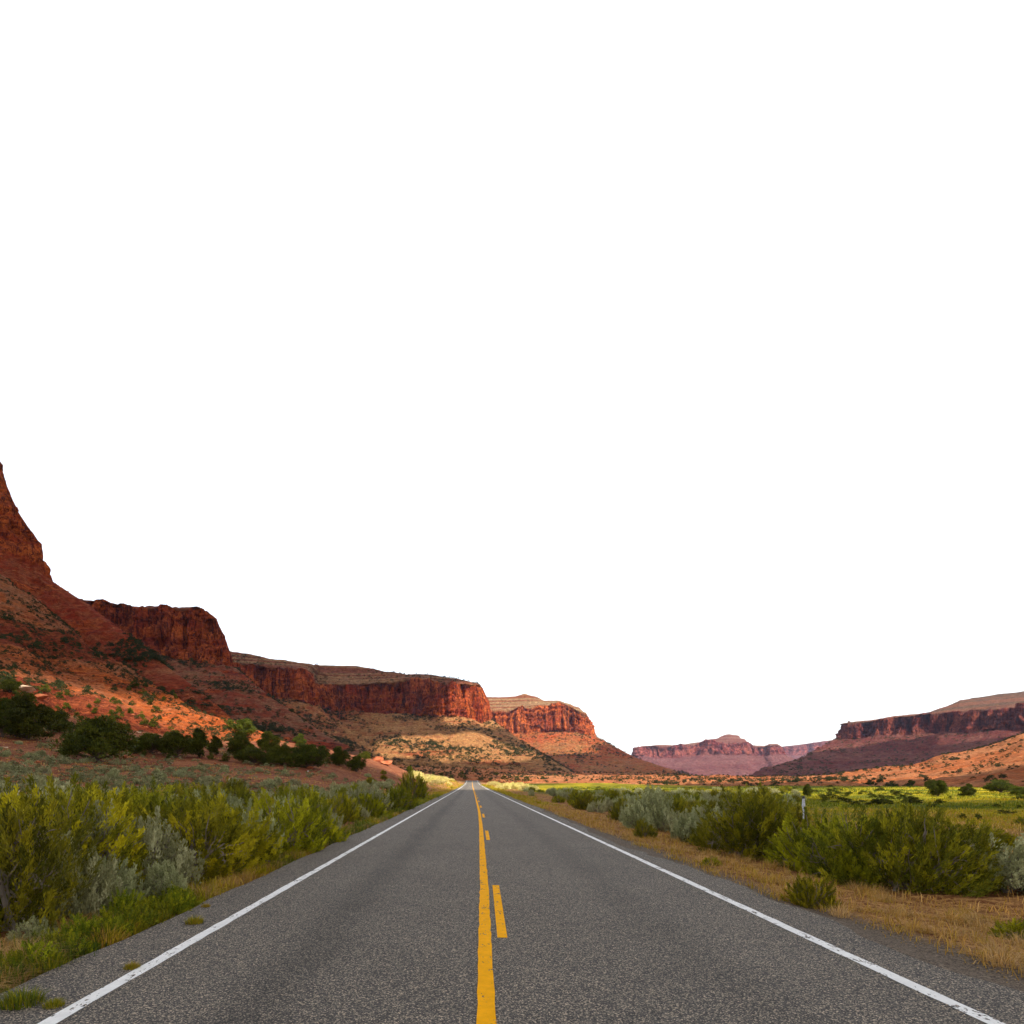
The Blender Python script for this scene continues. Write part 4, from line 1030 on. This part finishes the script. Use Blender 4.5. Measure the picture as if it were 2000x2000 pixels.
# ------------------------------------------------------------------ marker post
p = hit(1570, 1600)
mk = bpy.data.objects.new('marker_post', None); COL.objects.link(mk); yk = 26.0; mk.location = ((1570 - CX) / F * yk, yk, drop((1570 - CX) / F * yk, yk))
tag(mk, 'weathered white roadside marker post poking out of the green bush', 'post')
kk = NT('weathered_white_plastic'); Pn = kk.n('ShaderNodeTexCoord').outputs['Object']
kk = kk.done(kk.principled(kk.mix(kk.ramp(kk.noise(Pn, 22, 4, .7), .5, .6), (.50, .52, .56), (.20, .17, .17)), .6, .3))
def prism(name, prof, thick, mat, parent, bend=.02):
    """prof: list of (half width, z); shallow V section like a flexible delineator"""
    V, Fc = [], []
    for hw, z in prof:
        for sx, yy in ((-1, bend), (0, 0), (1, bend)):
            V.append((sx * hw, yy, z))
        for sx, yy in ((1, bend + thick), (0, thick), (-1, bend + thick)): V.append((sx * hw, yy, z))
    n = len(prof); Fq = []
    for i in range(n - 1):
        for j in range(6): Fq.append((i * 6 + j, i * 6 + (j + 1) % 6, (i + 1) * 6 + (j + 1) % 6, (i + 1) * 6 + j))
    Fq += [(0, 5, 4, 1), (1, 4, 3, 2), ((n - 1) * 6, (n - 1) * 6 + 1, (n - 1) * 6 + 4, (n - 1) * 6 + 5), ((n - 1) * 6 + 1, (n - 1) * 6 + 2, (n - 1) * 6 + 3, (n - 1) * 6 + 4)]
    return link(name, mesh(name, V, [np.array(Fq)], mat), parent)
zt = CAMH + (CY - 1559) / F * yk - mk.location.z
prism('post', [(.02, -.3), (.025, zt - .72), (.035, zt - .45), (.070, zt - .30), (.05, zt - .1), (.048, zt)], .012, kk, mk)
kb = NT('dark_reflector'); kb = kb.done(kb.principled((.02, .018, .02), .4, .5))
prism('reflector', [(.045, zt - .02), (.05, zt + .04), (.045, zt + .09)], .014, kb, mk).location.y = -.014

# ------------------------------------------------------------------ grass
def blades(base, h, w, lean, hue, rng_, out=False):
    """base n,3; curved 3-segment blades"""
    n = len(base); a = rng_.uniform(0, 2 * math.pi, n)
    if out: a = np.arctan2(base[:, 1], base[:, 0]) + rng_.normal(size=n) * .6
    d = np.stack([np.cos(a), np.sin(a), np.zeros(n)], -1); sd = np.stack([-np.sin(a), np.cos(a), np.zeros(n)], -1)
    up = np.array([0, 0, 1.0])
    m = base + up * (h * .6)[:, None] + d * (h * lean * .35)[:, None]; t = base + up * (h * (1 - .25 * lean))[:, None] + d * (h * lean)[:, None]
    W = (w * .5)[:, None]
    t[:, 2] = np.maximum(t[:, 2], base[:, 2] + .15 * h)
    V = np.stack([base - sd * W, base + sd * W, m - sd * W * .8, m + sd * W * .8, t], 1).reshape(-1, 3)
    i = np.arange(n)[:, None] * 5
    return V, [i + np.array([[0, 1, 3, 2]]), i + np.array([[2, 3, 4]])], dict(var=np.repeat(rng_.uniform(0, 1, n), 5), hue=np.repeat(np.clip(hue, 0, 1), 5))
GP = {}
def clump_proto(kind, seed, n, rad, h, w, lean, hue, dh):
    r = np.random.default_rng(seed)
    a = r.uniform(0, 6.28, n); q = rad * np.sqrt(r.uniform(0, 1, n))
    base = np.stack([q * np.cos(a), q * np.sin(a), np.full(n, -.03)], -1)
    hh = h * r.uniform(.45, 1.1, n) * (1 - .5 * (q / rad) ** 2)
    V, Fs, at_ = blades(base, hh, w * r.uniform(.6, 1.3, n), r.uniform(.1, lean, n), hue + r.normal(size=n) * dh, r, True)
    # lean outwards from the centre
    GP.setdefault(kind, []).append(mesh(kind, V, Fs, M['grass'], at_))
for i in range(5):
    clump_proto('lush', 800 + i, 520, .24, .30, .009, 1.0, .28 + .09 * i, .12)
    clump_proto('forb', 820 + i, 620, .28, .27, .019, 1.2, .10 + .09 * i, .08)
    clump_proto('straw', 840 + i, 170, .16, .36, .007, 1.9, .78 + .05 * i, .10)
    clump_proto('dry', 860 + i, 150, .20, .24, .008, 2.0, .70 + .06 * i, .10)
def grass(kind, x, y, s, label, group=None, name='grass_clump'):
    GI = COUNT.get(kind, 0); COUNT[kind] = GI + 1
    o = link(name, GP[kind][GI % 5]); o.location = (x, y, max(drop(x, y), float(road_z(y)) if -3.85 < x < 4.2 else -9)); o.scale = (s, s, s * (.85 + .3 * ((GI * 37) % 10) / 10)); o.rotation_euler = (0, 0, GI * 2.4)
    return tag(o, label, 'grass', group)
gr = random.Random(9)
# left verge: continuous lush edge with straw patches
for i in range(160):
    y = 4.6 * math.exp(i / 160 * math.log(40 / 4.6)) + gr.uniform(-.1, .1)
    pn = float(vn(np.array([y / 1.7]), np.array([.5]), 0, 91)[0])
    x = -3.93 - abs(gr.gauss(0, .22))
    if pn > (-.05 if y > 6.2 else .3): grass('straw', x - .1, y, gr.uniform(.7, 1.0), 'straw coloured grass clump in the left roadside grass strip', 'straw clumps on the left grass strip')
    elif gr.random() < .4: grass('lush', x, y, gr.uniform(.6, .9), 'green grass clump edging the asphalt on the left', 'green clumps on the left grass strip')
    else:
        o = link('green_weed', FORB[i % 5]); h = gr.uniform(.24, .40); o.location = (x - .08, y, max(drop(x, y), -.06)); o.scale = (h * 1.1, h * 1.1, h); o.rotation_euler = (0, 0, i * 2.4)
        tag(o, 'bushy green weed mound edging the asphalt on the left', 'weed', 'weed mounds on the left grass strip')
for i in range(60):
    y = 5 * math.exp(gr.random() * math.log(25 / 5)); x = -gr.uniform(4.35, 5.0)
    grass('dry' if gr.random() < .6 else 'straw', x, y, gr.uniform(.8, 1.3), 'dry brown grass clump between the green grass and the left bushes', 'dry clumps behind the left grass strip', 'dry_clump')
# weeds growing on the shoulder
for px, py, s, lab in [(42, 1962, .62, 'weed tuft growing from the asphalt at the bottom left corner'), (105, 1966, .3, 'tiny weed on the asphalt beside the white line at bottom left'), (380, 1804, .42, 'single weed tuft on the left shoulder near the white line'),
                       (258, 1892, .28, 'flat weed touching the outer edge of the left white line'), (402, 1772, .25, 'low weed by the left grass edge on the asphalt')]:
    D_ = CAMH * F / (py - CY); grass('lush', (px - CX) / F * D_, D_, s, lab, None, 'weed')
# right verge
for i in range(150):
    y = 5.2 * math.exp(gr.random() ** .9 * math.log(40 / 5.2)); x = gr.uniform(4.75, 7.6) if y > 9 else gr.uniform(5.1, 8.0)
    grass('straw' if gr.random() < .4 else 'dry', x, y, gr.uniform(.4, .9), 'dry straw clump on the right verge between road and bushes', 'straw clumps on the right verge', 'straw_clump')
for px, py, s, lab in [(1715, 1742, .9, 'tall straw clump in front of the nearest right bushes'), (1640, 1790, .7, 'pale straw clump beside the isolated shrub on the right shoulder'), (1860, 1800, .8, 'spiky straw clump in the right dry grass')]:
    pp = hit(px, py)
    if pp is not None: grass('straw', pp.x, pp.y, s, lab)
# uncounted grass
def scatter(name, X, Y, h, w, hue, per, spread, label, lean=.9):
    Z = ground_z(X, Y)
    n = len(X) * per
    base = np.repeat(np.stack([X, Y, Z], -1), per, 0) + np.concatenate([nr.normal(size=(n, 2)) * np.repeat(spread, per)[:, None], np.full((n, 1), -.02)], 1)
    V, Fs, at_ = blades(base, np.repeat(h, per) * nr.uniform(.5, 1.15, n), np.repeat(w, per), nr.uniform(.1, lean, n), np.repeat(hue, per) + nr.normal(size=n) * .06, nr)
    tag(link(name, mesh(name, V, Fs, M['grass'], at_)), label, 'grass', None, 'stuff')
n = 2600
Y = 4.5 * np.exp(nr.uniform(0, 1, n) * math.log(300 / 4.5)); X = -3.95 - np.abs(nr.normal(size=n)) * (.35 + .004 * Y + .03 * np.maximum(0, Y - 90))
scatter('roadside_grass', X, Y, nr.uniform(.12, .3, n) * (1 + Y * .004), (.008 + Y * .0005), .35 + .35 * vn(Y / 2.3, X, 0, 91) + .25 * sstep(60, 140, Y), 9, .08 + .002 * Y, 'yellow green grass strip along the left road edge')
n = 3600
Y = 4.6 * np.exp(nr.uniform(0, 1, n) * math.log(300 / 4.6)); X = np.where(Y < 9, 5.0, 4.55) + np.abs(nr.normal(size=n)) * (1.3 + .003 * Y)
scatter('dry_grass', X, Y, (.03 + .24 * nr.random(n) ** 2.5) * (1 + Y * .004), .006 + Y * .0006, .78 + .12 * vn(X / 1.5, Y / 3, 0, 93) - .25 * sstep(25, 70, Y), 8, .1 + .002 * Y, 'dry straw grass along the right road edge', 2.0)
n = 15000
Y = 14 * np.exp(nr.uniform(0, 1, n) * math.log(260 / 14)); px_ = nr.uniform(1080, 2080, n); X = (px_ - CX) / F * Y
ok = (X > 8) & ((px_ > 1480) | (Y > 120)); X, Y = X[ok], Y[ok]
band = fbm(X / 60, Y / np.maximum(14, Y * .16), 0, 95, 3)
yb = Y * (1 + .22 * band + .12 * fbm(X / 9, Y / 12, 0, 96, 3))
hue = np.interp(yb, [0, 27, 32, 44, 48, 60, 66, 78, 84, 110, 120, 260], [.86, .84, .63, .60, .36, .28, .55, .52, .28, .46, .26, .22])
hue = hue + .10 * vn(X / 2.2, Y / 3.5, 0, 98)
scatter('meadow_grass', X, Y, nr.uniform(.05, .30, len(X)) * (.6 + .7 * np.clip(.5 + fbm(X / 5, Y / 8, 0, 97, 3), 0, 1)) * (1 + Y * .002), .014 + Y * .0008, hue, 7, .22 + .004 * Y, 'yellow and green meadow grass spreading to the orange hill', .8)

n = 4500
Y = 16 * np.exp(nr.uniform(0, 1, n) * math.log(130 / 16)); px_ = nr.uniform(-20, 790, n); X = (px_ - CX) / F * Y
ok = (X < -6 - .02 * Y) & (fbm(X / 7, Y / 12, 0, 613, 3) > -.35); X, Y = X[ok], Y[ok]
scatter('dry_ground_cover', X, Y, nr.uniform(.05, .22, len(X)), .012 + Y * .0006, .88 - .25 * nr.random(len(X)) ** 2, 7, .15 + .003 * Y, 'dry brown grass sprinkled over the red flat on the left', 1.6)

n = 2600
Y = nr.uniform(5, 30, n); X = nr.uniform(7.5, 30, n); ok = fbm(X / 4, Y / 4, 0, 615, 3) > -.3; X, Y = X[ok], Y[ok]
scatter('dry_field_grass', X, Y, nr.uniform(.06, .26, len(X)), .008 + Y * .0006, .82 + .12 * vn(X / 3, Y / 3, 0, 616), 9, .16 + 0 * Y, 'dry tan grass behind the nearest right bushes', 1.7)

# ------------------------------------------------------------------ sun, sky, clouds, air
to_sun = Vector((.42, -.66, .62)).normalized()
el_ = math.asin(to_sun.z); az_ = math.atan2(to_sun.x, to_sun.y)
sl = bpy.data.lights.new('sun', 'SUN'); sl.energy = 5.0; sl.angle = math.radians(.5); sl.color = (1, .93, .82)
so = bpy.data.objects.new('sun', sl); COL.objects.link(so); so.rotation_euler = (-to_sun).to_track_quat('-Z', 'Y').to_euler()
w = bpy.data.worlds.new('World'); SC.world = w; w.use_nodes = True
nt = w.node_tree; nt.nodes.clear()
sky = nt.nodes.new('ShaderNodeTexSky'); sky.sky_type = 'NISHITA'; sky.sun_disc = False; sky.sun_elevation = el_; sky.sun_rotation = az_
b1 = nt.nodes.new('ShaderNodeBackground'); b1.inputs[1].default_value = .05
b2 = nt.nodes.new('ShaderNodeBackground'); b2.inputs[0].default_value = (1, 1, 1, 1); b2.inputs[1].default_value = .60   # bright even overcast
ad = nt.nodes.new('ShaderNodeAddShader'); ow = nt.nodes.new('ShaderNodeOutputWorld')
nt.links.new(sky.outputs[0], b1.inputs[0]); nt.links.new(b1.outputs[0], ad.inputs[0]); nt.links.new(b2.outputs[0], ad.inputs[1]); nt.links.new(ad.outputs[0], ow.inputs[0])

# broken cloud deck overhead and behind: its gaps let the sun reach parts of the land
HC = 1200.0
sx, sy = to_sun.x / to_sun.z, to_sun.y / to_sun.z
def gap(px, py, D_, rx, ry, rot=0): q = at(px, py, D_); return (q[0] + (HC - q[2]) * sx, q[1] + (HC - q[2]) * sy, rx, ry, rot)
gaps = [gap(385, 1398, 152, 36, 26), gap(921, 1530, 262, 70, 118), gap(900, 1462, 1010, 120, 110, .2), gap(945, 1375, 1235, 70, 130), gap(1075, 1420, 1950, 190, 330),
        gap(1640, 1520, 460, 215, 150, -.1), gap(1250, 1518, 600, 120, 170), gap(1985, 1415, 1830, 140, 150), gap(1850, 1548, 120, 62, 55)]
cs = 14.0
cx0, cx1, cy0, cy1 = -1900 + HC * sx, 2600 + HC * sx, -1100 + HC * sy, 890
nx, ny = int((cx1 - cx0) / cs), int((cy1 - cy0) / cs)
XX, YY = np.meshgrid(np.linspace(cx0, cx1, nx), np.linspace(cy0, cy1, ny), indexing='ij')
met = np.full(XX.shape, 9.0)
for gx_, gy_, rx, ry_, ro in gaps:
    dx, dy = XX - gx_, YY - gy_; c_, s_ = math.cos(ro), math.sin(ro)
    met = np.minimum(met, np.hypot((dx * c_ + dy * s_) / rx, (-dx * s_ + dy * c_) / ry_))
met = met + .16 * fbm(XX / 60, YY / 60, 0, 606, 3)
thick = sstep(1.0, 1.9, met)
far_ = sstep(1.5, 6, met)
top = HC + thick * 8 + far_ * (60 + 50 * fbm(XX / 300, YY / 300, 0, 607, 4)); bot = HC - thick * 5 - far_ * (20 + 20 * fbm(XX / 180, YY / 180, 0, 608, 4)) - .5
fa = grid_faces(nx, ny); keep = (met.reshape(-1)[fa] > 1).all(1); fa = fa[keep]
V = np.concatenate([np.stack([XX, YY, top], -1).reshape(-1, 3), np.stack([XX, YY, bot], -1).reshape(-1, 3)])
kc = NT('cloud'); tl = kc.n('ShaderNodeBsdfTranslucent'); tl.inputs[0].default_value = (.50, .51, .53, 1)
df = kc.n('ShaderNodeBsdfDiffuse'); df.inputs[0].default_value = (.5, .5, .52, 1)
mxs = kc.n('ShaderNodeMixShader'); mxs.inputs[0].default_value = .25
kc.t.links.new(tl.outputs[0], mxs.inputs[1]); kc.t.links.new(df.outputs[0], mxs.inputs[2])
clouds = link('clouds', mesh('clouds', V, [fa, fa[:, ::-1] + nx * ny], kc.done(mxs), None, True))
tag(clouds, 'broken white clouds overhead', None, None, 'stuff')

# air
hx0, hx1, hy0, hy1, hz0, hz1 = -12500, 12500, -9500, 12500, -60, 520
hv = [(x, y, z) for z in (hz0, hz1) for y in (hy0, hy1) for x in (hx0, hx1)]
hf = np.array([(0, 2, 3, 1), (4, 5, 7, 6), (0, 1, 5, 4), (2, 6, 7, 3), (0, 4, 6, 2), (1, 3, 7, 5)])
km = bpy.data.materials.new('haze_air'); km.use_nodes = True; km.node_tree.nodes.clear()
pv = km.node_tree.nodes.new('ShaderNodeVolumePrincipled'); ov = km.node_tree.nodes.new('ShaderNodeOutputMaterial')
pv.inputs['Color'].default_value = (.66, .70, 1.0, 1); pv.inputs['Density'].default_value = 2.4e-5; pv.inputs['Density Attribute'].default_value = ''
km.node_tree.links.new(pv.outputs[0], ov.inputs['Volume'])
try: km.cycles.homogeneous_volume = True
except Exception: pass
HAZE = True
if HAZE: tag(link('haze', mesh('haze', hv, [hf], km)), 'thin bluish haze over the valley', None, None, 'stuff')

# ------------------------------------------------------------------ camera and output
cam = bpy.data.cameras.new('camera'); co = bpy.data.objects.new('camera', cam); COL.objects.link(co)
co.location = (0, 0, CAMH); co.rotation_euler = (math.radians(90), 0, 0)
cam.sensor_width = 36; cam.lens = 36 * F / 2000; cam.shift_x = (1000 - CX) / 2000; cam.shift_y = (CY - 1000) / 2000
cam.clip_start = .1; cam.clip_end = 40000
SC.camera = co
SC.view_settings.view_transform = 'Standard'; SC.view_settings.look = 'None'; SC.view_settings.gamma = 1; SC.view_settings.exposure = .95
SC.cycles.max_bounces = 6; SC.cycles.diffuse_bounces = 3; SC.cycles.transparent_max_bounces = 8; SC.cycles.volume_bounces = 0
SC.cycles.use_denoising = True
